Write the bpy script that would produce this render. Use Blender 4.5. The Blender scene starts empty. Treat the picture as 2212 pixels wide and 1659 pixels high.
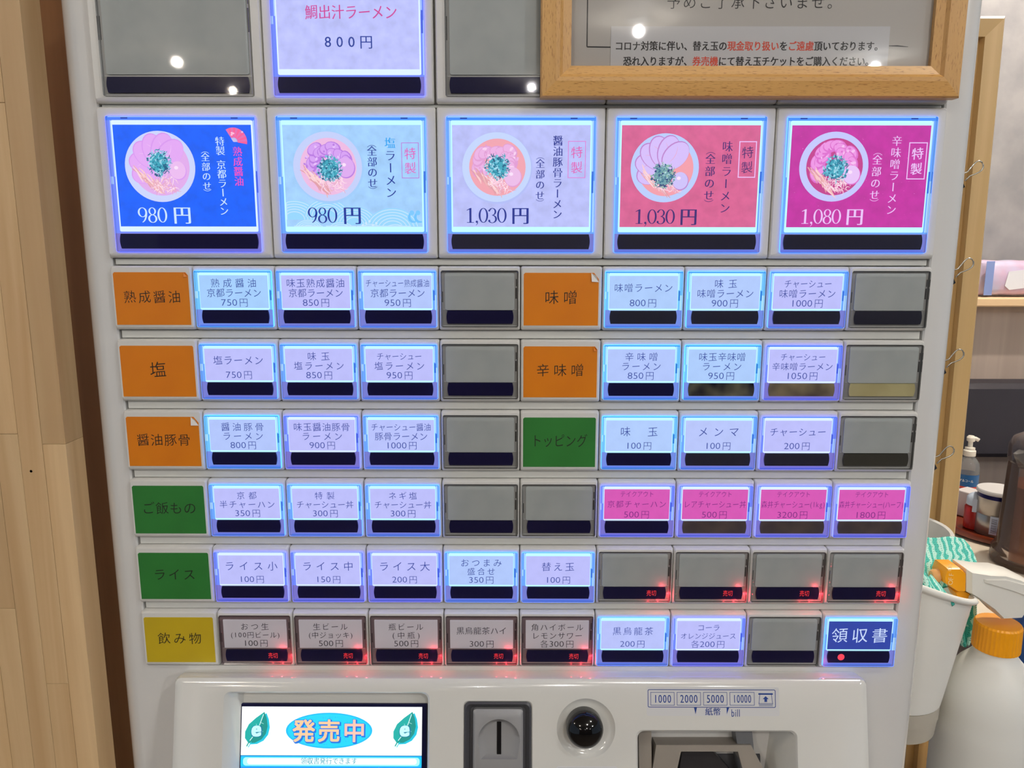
import bpy, bmesh, math, random
from mathutils import Vector, Matrix, Euler
random.seed(7)
S = bpy.context.scene
COL = S.collection
PI = math.pi

# ------------------------------------------------------------------ camera
CAM = Vector((-0.00358, -0.43523, 1.31149))
FPX, PITCH, YAW, ROLL = 1666.25, 0.17767, -0.00258, 0.00139
_cp, _sp = math.cos(PITCH), math.sin(PITCH)
_F = Vector((math.sin(YAW)*_cp, math.cos(YAW)*_cp, -_sp))
_R = Vector((math.cos(YAW), -math.sin(YAW), 0))
_U = _R.cross(_F)
_R2 = _R*math.cos(ROLL) + _U*math.sin(ROLL)
_U2 = -_R*math.sin(ROLL) + _U*math.cos(ROLL)
cam = bpy.data.cameras.new('camera')
camo = bpy.data.objects.new('camera', cam)
COL.objects.link(camo)
m = Matrix((_R2, _U2, -_F)).transposed().to_4x4()
m.translation = CAM
camo.matrix_world = m
cam.sensor_width = 36
cam.lens = FPX*36/2212
cam.clip_start = 0.01
S.camera = camo

def at(px, py, y):
    """survey: where the sight line through a photo point meets the depth y"""
    d = _F*FPX + _R2*(px-1106) + _U2*(829.5-py)
    t = (y-CAM.y)/d.y
    return CAM + d*t

# ------------------------------------------------------------------ world, view, lights
w = bpy.data.worlds.new('world')
S.world = w
w.use_nodes = True
w.node_tree.nodes['Background'].inputs[0].default_value = (0.66, 0.81, 1.0, 1)
w.node_tree.nodes['Background'].inputs[1].default_value = 0.42
S.view_settings.view_transform = 'Standard'
S.view_settings.look = 'None'
S.view_settings.exposure = 0.0
S.view_settings.gamma = 1.0
S.view_settings.use_curve_mapping = False

def point(name, loc, power, col, radius):
    l = bpy.data.lights.new(name, 'POINT')
    if power < 0.1: l.specular_factor = 0.0
    l.energy = power; l.color = col; l.shadow_soft_size = radius
    o = bpy.data.objects.new(name, l)
    o.location = loc
    COL.objects.link(o)
    return o

DOWN = [(-2.12, -4.68), (0.66, -3.97), (0.12, -5.45), (-2.1, -5.6), (-1.2, -2.3), (0.5, -1.9),
        (2.2, -2.4), (2.3, -4.8), (-2.6, -0.9), (1.15, 0.88), (2.9, 0.5), (1.05, -0.95)]  # last lamp is an unseen fill, added to brighten the right-hand side
DPOW = [16, 22, 13, 8, 21, 24, 32, 15, 15, 66, 12, 15]
DCOL = [(1.0, 0.90, 0.78), (1.0, 0.96, 0.93), (1.0, 0.96, 0.93), (1.0, 0.90, 0.78), (1.0, 0.92, 0.82), (1.0, 0.97, 0.95),
        (0.96, 0.98, 1.0), (0.96, 0.98, 1.0), (1.0, 0.90, 0.76), (1.0, 0.90, 0.78), (1.0, 0.90, 0.78), (0.97, 0.98, 1.0)]
for (x, y), p, dc in zip(DOWN, DPOW, DCOL):
    point('downlight_or_fill_lamp', (x, y, 2.44), p, dc, 0.024)

# ------------------------------------------------------------------ helpers
def lin(c):
    r = []
    for v in c[:3]:
        v = v/255.0
        r.append(v/12.92 if v <= 0.04045 else ((v+0.055)/1.055)**2.4)
    return (r[0], r[1], r[2], 1.0)

def newmat(name):
    mt = bpy.data.materials.new(name)
    mt.use_nodes = True
    nt = mt.node_tree
    return mt, nt, nt.nodes['Principled BSDF']

def mat(name, c, rough=0.5, metal=0.0, noise=None, bump=0.0, bscale=200, coat=0.0, **kw):
    """plain surface; noise=(second colour, scale, detail) mixes a second colour in"""
    mt, nt, b = newmat(name)
    b.inputs['Base Color'].default_value = lin(c)
    b.inputs['Roughness'].default_value = rough
    b.inputs['Metallic'].default_value = metal
    b.inputs['Coat Weight'].default_value = coat
    b.inputs['Coat Roughness'].default_value = 0.05
    for k, v in kw.items():
        b.inputs[k.replace('_', ' ')].default_value = v
    if noise or bump:
        tc = nt.nodes.new('ShaderNodeTexCoord')
    if noise:
        n = nt.nodes.new('ShaderNodeTexNoise')
        n.inputs['Scale'].default_value = noise[1]
        n.inputs['Detail'].default_value = noise[2]
        mx = nt.nodes.new('ShaderNodeMix'); mx.data_type = 'RGBA'
        mx.inputs['A'].default_value = lin(c); mx.inputs['B'].default_value = lin(noise[0])
        rp = nt.nodes.new('ShaderNodeValToRGB')
        rp.color_ramp.elements[0].position = 0.35; rp.color_ramp.elements[1].position = 0.65
        nt.links.new(tc.outputs['Object'], n.inputs['Vector'])
        nt.links.new(n.outputs['Fac'], rp.inputs[0])
        nt.links.new(rp.outputs[0], mx.inputs['Factor'])
        nt.links.new(mx.outputs['Result'], b.inputs['Base Color'])
    if bump:
        n2 = nt.nodes.new('ShaderNodeTexNoise')
        n2.inputs['Scale'].default_value = bscale
        bp = nt.nodes.new('ShaderNodeBump')
        bp.inputs['Strength'].default_value = bump
        bp.inputs['Distance'].default_value = 0.001
        nt.links.new(tc.outputs['Object'], n2.inputs['Vector'])
        nt.links.new(n2.outputs['Fac'], bp.inputs['Height'])
        nt.links.new(bp.outputs[0], b.inputs['Normal'])
    return mt

def glow(name, c, s=1.0, light=True):
    mt, nt, b = newmat(name)
    b.inputs['Base Color'].default_value = (0.02, 0.02, 0.03, 1)
    b.inputs['Roughness'].default_value = 0.5
    b.inputs['Emission Color'].default_value = lin(c)
    b.inputs['Emission Strength'].default_value = s
    if not light:
        mt.cycles.emission_sampling = 'NONE'
    return mt

def printed(name, emit=1.0, rough=0.6, speck=0.0):
    """flat print: colours come from the faces' own colour attribute"""
    mt, nt, b = newmat(name)
    a = nt.nodes.new('ShaderNodeVertexColor'); a.layer_name = 'Col'
    src = a.outputs['Color']
    if speck:
        tc = nt.nodes.new('ShaderNodeTexCoord')
        n = nt.nodes.new('ShaderNodeTexNoise'); n.inputs['Scale'].default_value = 160; n.inputs['Detail'].default_value = 4
        mr = nt.nodes.new('ShaderNodeMapRange')
        mr.inputs['To Min'].default_value = 1-speck; mr.inputs['To Max'].default_value = 1+speck
        mr.inputs['From Min'].default_value = 0.3; mr.inputs['From Max'].default_value = 0.7
        vm = nt.nodes.new('ShaderNodeVectorMath'); vm.operation = 'SCALE'
        nt.links.new(tc.outputs['Object'], n.inputs['Vector'])
        nt.links.new(n.outputs['Fac'], mr.inputs['Value'])
        nt.links.new(src, vm.inputs[0]); nt.links.new(mr.outputs[0], vm.inputs['Scale'])
        src = vm.outputs[0]
    b.inputs['Roughness'].default_value = rough
    if emit:
        b.inputs['Base Color'].default_value = (0.02, 0.02, 0.03, 1)
        nt.links.new(src, b.inputs['Emission Color'])
        b.inputs['Emission Strength'].default_value = emit
        mt.cycles.emission_sampling = 'NONE'
    else:
        nt.links.new(src, b.inputs['Base Color'])
    return mt

def wood(name, c1, c2, axis='z', scale=1.0, rough=0.45, streak=0.5, flecks=False):
    mt, nt, b = newmat(name)
    tc = nt.nodes.new('ShaderNodeTexCoord')
    oi = nt.nodes.new('ShaderNodeObjectInfo')
    ad = nt.nodes.new('ShaderNodeVectorMath'); ad.operation = 'ADD'
    sc = nt.nodes.new('ShaderNodeVectorMath'); sc.operation = 'SCALE'; sc.inputs['Scale'].default_value = 37.0
    cx = nt.nodes.new('ShaderNodeCombineXYZ')
    for k in range(3):
        nt.links.new(oi.outputs['Random'], cx.inputs[k])
    nt.links.new(cx.outputs[0], sc.inputs[0])
    nt.links.new(tc.outputs['Object'], ad.inputs[0]); nt.links.new(sc.outputs[0], ad.inputs[1])
    mp = nt.nodes.new('ShaderNodeMapping')
    s = {'z': (60, 60, 2.2), 'x': (2.2, 60, 60), 'y': (60, 2.2, 60)}[axis]
    mp.inputs['Scale'].default_value = [v*scale for v in s]
    nt.links.new(ad.outputs[0], mp.inputs['Vector'])
    n = nt.nodes.new('ShaderNodeTexNoise'); n.inputs['Scale'].default_value = 2.0; n.inputs['Detail'].default_value = 5
    n.inputs['Distortion'].default_value = 0.6
    nt.links.new(mp.outputs[0], n.inputs['Vector'])
    rp = nt.nodes.new('ShaderNodeValToRGB')
    rp.color_ramp.elements[0].position = 0.5-streak*0.35; rp.color_ramp.elements[0].color = lin(c2)
    rp.color_ramp.elements[1].position = 0.5+streak*0.25; rp.color_ramp.elements[1].color = lin(c1)
    nt.links.new(n.outputs['Fac'], rp.inputs[0])
    out = rp.outputs[0]
    if flecks:
        mp2 = nt.nodes.new('ShaderNodeMapping')
        s2 = {'z': (3000, 3000, 260), 'x': (260, 3000, 3000), 'y': (3000, 260, 3000)}[axis]
        mp2.inputs['Scale'].default_value = s2
        nt.links.new(ad.outputs[0], mp2.inputs['Vector'])
        n2 = nt.nodes.new('ShaderNodeTexNoise'); n2.inputs['Scale'].default_value = 1.0; n2.inputs['Detail'].default_value = 1
        nt.links.new(mp2.outputs[0], n2.inputs['Vector'])
        r2 = nt.nodes.new('ShaderNodeValToRGB')
        r2.color_ramp.elements[0].position = 0.62; r2.color_ramp.elements[0].color = (0, 0, 0, 1)
        r2.color_ramp.elements[1].position = 0.70; r2.color_ramp.elements[1].color = (1, 1, 1, 1)
        mx = nt.nodes.new('ShaderNodeMix'); mx.data_type = 'RGBA'
        mx.inputs['B'].default_value = lin((c2[0]*0.82, c2[1]*0.74, c2[2]*0.62))
        nt.links.new(n2.outputs['Fac'], r2.inputs[0]); nt.links.new(r2.outputs[0], mx.inputs['Factor'])
        nt.links.new(out, mx.inputs['A']); out = mx.outputs['Result']
    hs = nt.nodes.new('ShaderNodeHueSaturation')
    mr = nt.nodes.new('ShaderNodeMapRange'); mr.inputs['To Min'].default_value = 0.88; mr.inputs['To Max'].default_value = 1.10
    nt.links.new(oi.outputs['Random'], mr.inputs['Value']); nt.links.new(mr.outputs[0], hs.inputs['Value'])
    nt.links.new(out, hs.inputs['Color'])
    nt.links.new(hs.outputs[0], b.inputs['Base Color'])
    b.inputs['Roughness'].default_value = rough
    return mt

def clear(name, tint=(1, 1, 1), gl=1.45, rough=0.04, haze=0.0, hc=(0.8, 0.8, 0.8)):
    """clear plastic or glass sheet: straight-through with a Fresnel sheen"""
    mt = bpy.data.materials.new(name); mt.use_nodes = True
    nt = mt.node_tree; nt.nodes.clear()
    o = nt.nodes.new('ShaderNodeOutputMaterial')
    t = nt.nodes.new('ShaderNodeBsdfTransparent'); t.inputs[0].default_value = (*tint, 1)
    g = nt.nodes.new('ShaderNodeBsdfGlossy'); g.inputs['Roughness'].default_value = rough
    f = nt.nodes.new('ShaderNodeFresnel'); f.inputs[0].default_value = gl
    mx = nt.nodes.new('ShaderNodeMixShader')
    nt.links.new(f.outputs[0], mx.inputs[0]); nt.links.new(t.outputs[0], mx.inputs[1]); nt.links.new(g.outputs[0], mx.inputs[2])
    last = mx
    if haze:
        d = nt.nodes.new('ShaderNodeBsdfDiffuse'); d.inputs[0].default_value = (*hc, 1)
        m2 = nt.nodes.new('ShaderNodeMixShader'); m2.inputs[0].default_value = haze
        nt.links.new(mx.outputs[0], m2.inputs[1]); nt.links.new(d.outputs[0], m2.inputs[2]); last = m2
    nt.links.new(last.outputs[0], o.inputs[0])
    return mt

WM = {}
def link(o, parent=None, world=None, **props):
    COL.objects.link(o)
    world = world or Matrix.Identity(4)
    if parent is not None:
        o.parent = parent
        o.matrix_parent_inverse = WM[parent.name].inverted()
    o.matrix_basis = world
    WM[o.name] = world.copy()
    for k, v in props.items():
        o[k] = v
    return o

def T(x, y, z, rx=0, ry=0, rz=0):
    return Matrix.Translation((x, y, z)) @ Euler((rx, ry, rz)).to_matrix().to_4x4()

def thing(name, label, cat, loc=(0, 0, 0), group=None):
    o = bpy.data.objects.new(name, None)
    o.empty_display_size = 0.05
    link(o, None, Matrix.Translation(loc), label=label, category=cat)
    if group: o['group'] = group
    return o

def rloop(x0, x1, z0, z1, r, y=0.0, n=4):
    """rounded rectangle in the x-z plane, as a loop of points (counter-clockwise seen from -y)"""
    r = max(min(r, (x1-x0)/2-1e-6, (z1-z0)/2-1e-6), 1e-6)
    pts = []
    for cx, cz, a0 in ((x1-r, z0+r, -90), (x1-r, z1-r, 0), (x0+r, z1-r, 90), (x0+r, z0+r, 180)):
        for k in range(n+1):
            a = math.radians(a0+90*k/n)
            pts.append((cx+r*math.cos(a), y, cz+r*math.sin(a)))
    return pts

class MB:
    def __init__(s):
        s.v = []; s.f = []; s.c = []; s.layer = 0; s.uv = None
    def poly(s, pts, c=None):
        i = len(s.v); s.v += [tuple(p) for p in pts]; s.f.append(list(range(i, i+len(pts)))); s.c.append(c)
    def loft(s, loops, cap0=False, cap1=False, closed=True, c=None):
        base = []
        for l in loops:
            base.append(len(s.v)); s.v += [tuple(p) for p in l]
        n = len(loops[0])
        for a, b in zip(base[:-1], base[1:]):
            for k in range(n if closed else n-1):
                k2 = (k+1) % n
                s.f.append([a+k, a+k2, b+k2, b+k]); s.c.append(c)
        if cap0: s.f.append([base[0]+k for k in range(n-1, -1, -1)]); s.c.append(c)
        if cap1: s.f.append([base[-1]+k for k in range(n)]); s.c.append(c)
    def box(s, x0, x1, y0, y1, z0, z1, bev=0.0, c=None):
        if bev:
            e = bev
            s.loft([rloop(x0+e, x1-e, z0+e, z1-e, e, y1), rloop(x0, x1, z0, z1, e, y1-e), rloop(x0, x1, z0, z1, e, y0+e),
                    rloop(x0+e, x1-e, z0+e, z1-e, e, y0)], True, True, c=c)
        else:
            l = lambda y: [(x0, y, z0), (x1, y, z0), (x1, y, z1), (x0, y, z1)]
            s.loft([l(y1), l(y0)], True, True, c=c)
    def lathe(s, prof, cx=0, cy=0, n=32, c=None, zf=None, cap0=True, cap1=True):
        loops = []
        for r, z in prof:
            lp = []
            for k in range(n):
                a = 2*PI*k/n
                x, y = cx+r*math.cos(a), cy+r*math.sin(a)
                lp.append((x, y, z + (zf(x, y, z) if zf else 0)))
            loops.append(lp)
        s.loft(loops, cap0, cap1, c=c)
    def tube(s, path, r, n=8, c=None):
        P = [Vector(p) for p in path]
        loops = []
        up = Vector((0, 0, 1))
        for i, p in enumerate(P):
            t = (P[min(i+1, len(P)-1)]-P[max(i-1, 0)]).normalized()
            a = t.cross(up)
            if a.length < 1e-3: a = t.cross(Vector((1, 0, 0)))
            a.normalize(); b = t.cross(a).normalized()
            loops.append([p+(a*math.cos(2*PI*k/n)+b*math.sin(2*PI*k/n))*r for k in range(n)])
        s.loft(loops, True, True, c=c)
    def prism(s, pts, y0, y1, c=None):
        """polygon given in x-z, thick from y0 (front) to y1"""
        s.loft([[(x, y1, z) for x, z in pts], [(x, y0, z) for x, z in pts]], True, True, c=c)
    # ---- flat print; x to the right, z up, every call lies a hair in front of the one before
    def up(s): s.layer += 1; return -s.layer*2.5e-6
    def flat(s, pts, c):
        y = s.up(); s.poly([(x, y, z) for x, z in pts], c)
    def disc(s, x, z, rx, rz, c, n=36, rot=0.0):
        ca, sa = math.cos(rot), math.sin(rot)
        s.flat([(x+rx*math.cos(t)*ca-rz*math.sin(t)*sa, z+rx*math.cos(t)*sa+rz*math.sin(t)*ca) for t in [2*PI*k/n for k in range(n)]], c)
    def rect(s, x0, x1, z0, z1, c): s.flat([(x0, z0), (x1, z0), (x1, z1), (x0, z1)], c)
    def line(s, pts, wd, c, taper=False, up=True):
        y = s.up() if up else -s.layer*2.5e-6
        L, Rr = [], []
        for i, p in enumerate(pts):
            a = pts[max(i-1, 0)]; b = pts[min(i+1, len(pts)-1)]
            dx, dz = b[0]-a[0], b[1]-a[1]; q = math.hypot(dx, dz) or 1
            h = wd/2*(math.sin(PI*(0.12+0.76*i/(len(pts)-1))) if taper else 1)
            L.append((p[0]-dz/q*h, y, p[1]+dx/q*h)); Rr.append((p[0]+dz/q*h, y, p[1]-dx/q*h))
        i0 = len(s.v); s.v += L+Rr; n = len(pts)
        for k in range(n-1):
            s.f.append([i0+n+k, i0+n+k+1, i0+k+1, i0+k]); s.c.append(c)
    def ring(s, x0, x1, z0, z1, wd, c):
        y = s.up()
        o = [(x0, z0), (x1, z0), (x1, z1), (x0, z1)]; i = [(x0+wd, z0+wd), (x1-wd, z0+wd), (x1-wd, z1-wd), (x0+wd, z1-wd)]
        for k in range(4):
            k2 = (k+1) % 4
            s.poly([(o[k][0], y, o[k][1]), (o[k2][0], y, o[k2][1]), (i[k2][0], y, i[k2][1]), (i[k][0], y, i[k][1])], c)
    def glyph(s, ch, x, z, em, c, sx=1.0, off=0.0, fat=(0.0,), fatz=(0.0,), rot=0.0, slope=0.0, y=None, dw=1.0):
        if off < 0 and ch in '醤収': off = 0.0
        vs, fs, bb = glyph_mesh(ch, off)
        if not vs: return
        if y is None: y = -s.layer*2.5e-6
        if ord(ch) < 256: sx *= dw
        cx, cz = ((bb[0]+bb[1])/2 if ord(ch) < 256 else 0.5), (0.345 if ord(ch) < 256 else 0.38)
        cr, sr = math.cos(rot), math.sin(rot)
        for dx in fat:
            for dz in fatz:
                i0 = len(s.v); y -= 1.5e-7
                for gx, gz in vs:
                    a, b = (gx-cx)*em, (gz-cz)*em
                    a, b = a*cr-b*sr, a*sr+b*cr
                    s.v.append((x+(a+dx*em)*sx, y, z+b+a*slope+dz*em))
                for f in fs:
                    s.f.append([i0+k for k in f]); s.c.append(c)
    def text(s, t, x, z, em, c, width=None, align='c', **kw):
        adv = [ADV(ch) for ch in t]
        nat = sum(adv)*em
        sx, extra = 1.0, 0.0
        if width:
            if width >= nat: extra = (width-nat)/max(len(t)-1, 1)
            else: sx = width/nat
        tot = nat*sx + extra*(len(t)-1)
        cur = x-tot/2 if align == 'c' else x
        s.up()
        cols = c if isinstance(c, list) else [c]*len(t)
        for ch, a, cc in zip(t, adv, cols):
            aw = a*em*sx
            if ch != ' ': s.glyph(ch, cur+aw/2, z, em, cc, sx=sx, **kw)
            cur += aw+extra
    def vtext(s, t, x, ztop, zbot, em, c, **kw):
        adv = [0.5 if ch in '（） ' else 1.0 for ch in t]
        pitch = (ztop-zbot)/sum(adv)
        s.up(); cur = ztop
        cols = c if isinstance(c, list) else [c]*len(t)
        for ch, a, cc in zip(t, adv, cols):
            zc = cur-a*pitch/2
            if ch in '（）':
                s.glyph(ch, x, zc+(0.22*em if ch == '（' else -0.22*em)*0-(0.25*em if ch == '（' else -0.25*em)*-1*0, em*0.95, cc, rot=-PI/2, off=-0.012, y=None)
            elif ch == 'ー':
                s.glyph(ch, x, zc, em, cc, rot=-PI/2, **{k: v for k, v in kw.items() if k != 'slope'})
            elif ch != ' ': s.glyph(ch, x, zc, em, cc, **kw)
            cur -= a*pitch
    def mesh(s, name, smooth=False):
        me = bpy.data.meshes.new(name)
        me.from_pydata(s.v, [], s.f)
        if any(c is not None for c in s.c):
            at_ = me.color_attributes.new('Col', 'FLOAT_COLOR', 'CORNER')
            cache = {}; buf = []
            for f, c in zip(s.f, s.c):
                c = c or (255, 255, 255)
                if c not in cache: cache[c] = lin(c)
                buf += list(cache[c])*len(f)
            at_.data.foreach_set('color', buf)
        if smooth:
            me.shade_smooth() if hasattr(me, 'shade_smooth') else None
            if smooth is not True:
                me.set_sharp_from_angle(angle=math.radians(smooth))
        me.update()
        return me
    def build(s, name, mt, parent=None, world=None, smooth=False, **props):
        me = s.mesh(name, smooth); me.materials.append(mt)
        return link(bpy.data.objects.new(name, me), parent, world, **props)

def inst(name, me, parent=None, world=None, **props):
    return link(bpy.data.objects.new(name, me), parent, world, **props)

_G = {}
def glyph_mesh(ch, off):
    k = (ch, round(off, 4))
    if k not in _G:
        cu = bpy.data.curves.new('g', 'FONT'); cu.body = ch; cu.offset = off; cu.resolution_u = 3
        o = bpy.data.objects.new('g', cu); COL.objects.link(o)
        me = bpy.data.meshes.new_from_object(o)
        vs = [(v.co.x, v.co.y) for v in me.vertices]; fs = [list(p.vertices) for p in me.polygons]
        bb = (min([v[0] for v in vs] or [0]), max([v[0] for v in vs] or [0]))
        # keep every face turned to the viewer (-y)
        out = []
        for f in fs:
            ar = sum(vs[f[i]][0]*vs[f[(i+1) % len(f)]][1]-vs[f[(i+1) % len(f)]][0]*vs[f[i]][1] for i in range(len(f)))
            out.append(f if ar > 0 else f[::-1])
        _G[k] = (vs, out, bb)
        bpy.data.objects.remove(o); bpy.data.meshes.remove(me); bpy.data.curves.remove(cu)
    return _G[k]
def ADV(ch):
    if ch.isdigit(): return 0.58
    if ch in '()': return 0.36
    if ch == ',': return 0.27
    if ch == ' ': return 0.14
    if ord(ch) < 256: return 0.27 if ch in 'il' else (0.56 if ch.islower() else 0.62)
    return 1.0

def boolean_cut(me, cutters):
    o = bpy.data.objects.new('tmp', me); COL.objects.link(o)
    tmp = []
    for cm in cutters:
        c = bpy.data.objects.new('cut', cm); COL.objects.link(c); tmp.append(c)
        md = o.modifiers.new('b', 'BOOLEAN'); md.object = c; md.operation = 'DIFFERENCE'; md.solver = 'EXACT'
    dg = bpy.context.evaluated_depsgraph_get()
    dg.update()
    out = bpy.data.meshes.new_from_object(o.evaluated_get(dg))
    for t in tmp+[o]: bpy.data.objects.remove(t)
    return out

def fix(me):
    bm = bmesh.new(); bm.from_mesh(me); bmesh.ops.recalc_face_normals(bm, faces=bm.faces); bm.to_mesh(me); bm.free()
    return me

# ------------------------------------------------------------------ materials
M = {}
M['white'] = mat('white_plastic', (222, 221, 216), 0.28)
M['body'] = mat('white_painted_metal', (220, 219, 216), 0.22, coat=0.3)
M['rail'] = mat('white_rail', (214, 214, 208), 0.4)
M['console'] = mat('glossy_white_plastic', (226, 225, 218), 0.12, coat=0.5)
M['slit'] = mat('dark_slit', (40, 40, 42), 0.6)
M['bar'] = mat('smoked_black_window', (24, 22, 62), 0.3, Specular_IOR_Level=0.15)
M['clear'] = clear('clear_cover', gl=1.30, rough=0.03)
M['glass'] = clear('clear_glazing', gl=1.42, rough=0.02)
M['off_card'] = mat('unlit_diffuser', (184, 190, 188), 0.45, noise=((176, 183, 182), 60, 2))
M['off_print'] = printed('smoky_acrylic', 0.0, 0.2)
M['off_rim'] = mat('unlit_clear_rim', (120, 118, 114), 0.2)
M['off_edge'] = mat('unlit_rim_edge', (60, 58, 58), 0.25)
M['paper_card'] = mat('unlit_menu_paper', (232, 228, 236), 0.6)
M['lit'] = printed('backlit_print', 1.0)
M['lit_paper'] = printed('backlit_poster_paper', 1.0, speck=0.10)
M['ink'] = printed('ink_print', 0.0, 0.55)
M['strip'] = glow('backlight_tube_white', (178, 236, 255), 1.25)
M['edge_cyan'] = glow('edge_light_cyan', (70, 150, 255), 3.0)
M['edge_blue'] = glow('edge_light_blue', (76, 128, 255), 3.0)
M['edge_violet'] = glow('edge_light_violet', (96, 104, 255), 3.0)
M['strip_v'] = glow('backlight_tube_violet', (205, 225, 255), 1.2)
M['orange'] = mat('orange_sticker', (228, 132, 4), 0.42, noise=((220, 124, 6), 30, 2))
M['green'] = mat('green_sticker', (44, 124, 50), 0.42, noise=((40, 116, 46), 30, 2))
M['yellow'] = mat('yellow_sticker', (205, 178, 28), 0.42, noise=((196, 168, 30), 30, 2))
M['peel'] = mat('sticker_backing', (225, 222, 215), 0.35)
M['red_led'] = glow('red_led', (255, 40, 50), 2.2, False)
M['oak'] = wood('oak_moulding_upright', (220, 172, 104), (200, 150, 84), 'z', 1.0, 0.35, 0.8, True)
M['oakx'] = wood('oak_moulding_level', (220, 172, 104), (200, 150, 84), 'x', 1.0, 0.35, 0.8, True)
M['pine'] = wood('pine_stave', (226, 196, 150), (192, 152, 104), 'z', 0.6, 0.42, 0.9)
M['pine2'] = wood('sign_pine', (216, 182, 126), (194, 158, 100), 'z', 0.5, 0.42, 0.9)
M['pine_dark'] = mat('brown_pine_edge', (196, 150, 88), 0.5)  # browner wood of the sign's inner batten
M['brownwall'] = wood('brown_partition', (188, 138, 88), (160, 112, 68), 'z', 0.4, 0.5, 0.8)
M['plaster'] = mat('mottled_grey_wallcovering', (150, 149, 152), 0.8, noise=((132, 132, 137), 14, 6))
M['greige'] = wood('greige_panel', (172, 158, 147), (156, 142, 132), 'z', 0.25, 0.6, 0.9)
M['charcoal'] = mat('charcoal_vinyl', (34, 33, 45), 0.55, bump=0.3, bscale=400)
M['floor'] = mat('floor_tile', (120, 104, 90), 0.5, noise=((104, 92, 80), 3, 3))
M['ceil'] = mat('ceiling_paint', (225, 218, 205), 0.8)
M['tablewhite'] = mat('table_laminate', (232, 222, 204), 0.18)
M['edgewood'] = mat('table_edge_wood', (222, 192, 152), 0.5)
M['steel'] = mat('nickel_wire', (200, 196, 186), 0.22, 1.0)
M['black'] = mat('black_plastic', (14, 13, 15), 0.25)
M['gloss_black'] = mat('gloss_black_dome', (6, 6, 7), 0.06)
M['g1'] = mat('grey_plastic_light', (150, 150, 150), 0.3)
M['g2'] = mat('grey_plastic_mid', (112, 113, 116), 0.35)
M['g3'] = mat('grey_plastic_dark', (72, 72, 76), 0.4)
M['warmgrey'] = mat('grey_plastic_warm', (150, 142, 132), 0.4)

# ------------------------------------------------------------------ room shell
def struct(name, mb, mt, parent=None, **kw):
    o = mb.build(name, mt, parent, **kw)
    if parent is None: o['kind'] = 'structure'
    return o
b = MB(); b.box(-3.2, 4.2, -6.6, 3.0, -0.05, 0.0); struct('floor', b, M['floor'])
b = MB(); b.box(-3.2, 4.2, -6.6, 3.0, 2.5, 2.55); ceil = struct('ceiling', b, M['ceil'])
b = MB(); b.lathe([(0.045, 2.499), (0.07, 2.495), (0.075, 2.4999)], n=20); dl_me = b.mesh('downlight_or_fill', 40); dl_me.materials.append(M['white'])
for i, (x, y) in enumerate(DOWN):  # fixtures for the room's downlights and for the added fill lamp
    inst('downlight_or_fill', dl_me, ceil, T(x, y, 0))
b = MB(); b.box(-3.2, 4.2, -6.65, -6.6, 0, 2.5); struct('wall_front', b, mat('warm_wall', (96, 84, 78), 0.8))
b = MB(); b.box(-3.2, 0.18, 0.42, 0.47, 0, 2.5); struct('wall_back', b, M['brownwall'])
b = MB(); b.box(0.6, 4.2, 1.62, 1.68, 0, 2.5); wr = struct('wall_right', b, M['plaster'])
b = MB(); b.box(0.6, 4.2, 1.52, 1.62, 0, 1.165, 0.002); struct('trim_1', b, M['greige'])
b = MB(); b.box(0.6, 4.2, 1.46, 1.62, 1.1655, 1.187, 0.003); struct('trim_2', b, M['edgewood'])

# left partition: laminated pine board, every stave its own piece
b = MB(); b.box(-0.72, -0.2625, 0.0, 0.0132, 0.0, 2.3); wl = struct('wall_left', b, M['pine'])
sw = 0.0135
x = -0.2615
k = 0
while x > -0.47:
    z = 0.55 - random.random()*0.25
    first = True
    while z < 1.75:
        ln = random.uniform(0.20, 0.42)
        bb = MB()
        e = 0.0001
        bb.box(-sw/2+e, sw/2-e, -0.0052-random.random()*0.00008, -0.0001 if k else 0.0132, e, ln-e, 0.00012)
        bb.build('stave', M['pine'], wl, T(x-sw/2, 0, z))
        z += ln
    x -= sw; k += 1
b = MB(); b.lathe([(0.0, 0.0), (0.0008, 0.0)], n=10, cap0=False)
nh = at(67, 1018, -0.0054)
b.build('knot_hole', M['slit'], wl, Matrix.Translation(nh) @ Euler((PI/2, 0, 0)).to_matrix().to_4x4())

# ------------------------------------------------------------------ ticket machine
Z0 = 1.30
CW = 0.046
machine = thing('ticket_machine', 'white meal ticket vending machine covered in rows of blue-backlit menu buttons', 'vending machine', (0, 0.15, 0))
bx0, bx1, byf, byb = -0.2494, 0.2490, 0.0035, 0.245
def body_loop(z, yr=0.0088):
    r = 0.012; pts = []
    xi = 0.2298
    for cx, cy, a0 in ((bx1-0.004, byb-0.004, 0), (bx0+0.004, byb-0.004, 90)):
        for q in range(4): a = math.radians(a0+90*q/3); pts.append((cx+0.004*math.cos(a), cy+0.004*math.sin(a), z))
    for q in range(7): a = math.radians(180+90*q/6); pts.append((bx0+r+r*math.cos(a), byf+r+r*math.sin(a), z))
    pts += [(-xi-0.0008, byf, z), (-xi, min(yr, byf+0.0008), z), (-xi, yr, z), (xi, yr, z), (xi, min(yr, byf+0.0008), z), (xi+0.0008, byf, z)]
    for q in range(7): a = math.radians(270+90*q/6); pts.append((bx1-r+r*math.cos(a), byf+r+r*math.sin(a), z))
    return pts
b = MB(); zl = 1.30-0.2074-0.0358-0.0014
b.loft([body_loop(0.0, 0.0035), body_loop(zl, 0.0035), body_loop(zl+0.0003), body_loop(1.66)], True, True)
me = fix(b.mesh('body', 35)); me.materials.append(M['body']); inst('body', me, machine)

ROWT = [0.0, -0.0414, -0.0828, -0.1243, -0.1660, -0.2074]
UH = 0.0358
BIGT = [0.0850, 0.1675]      # tops of the two rows of poster buttons
BIGH = 0.0806

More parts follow.
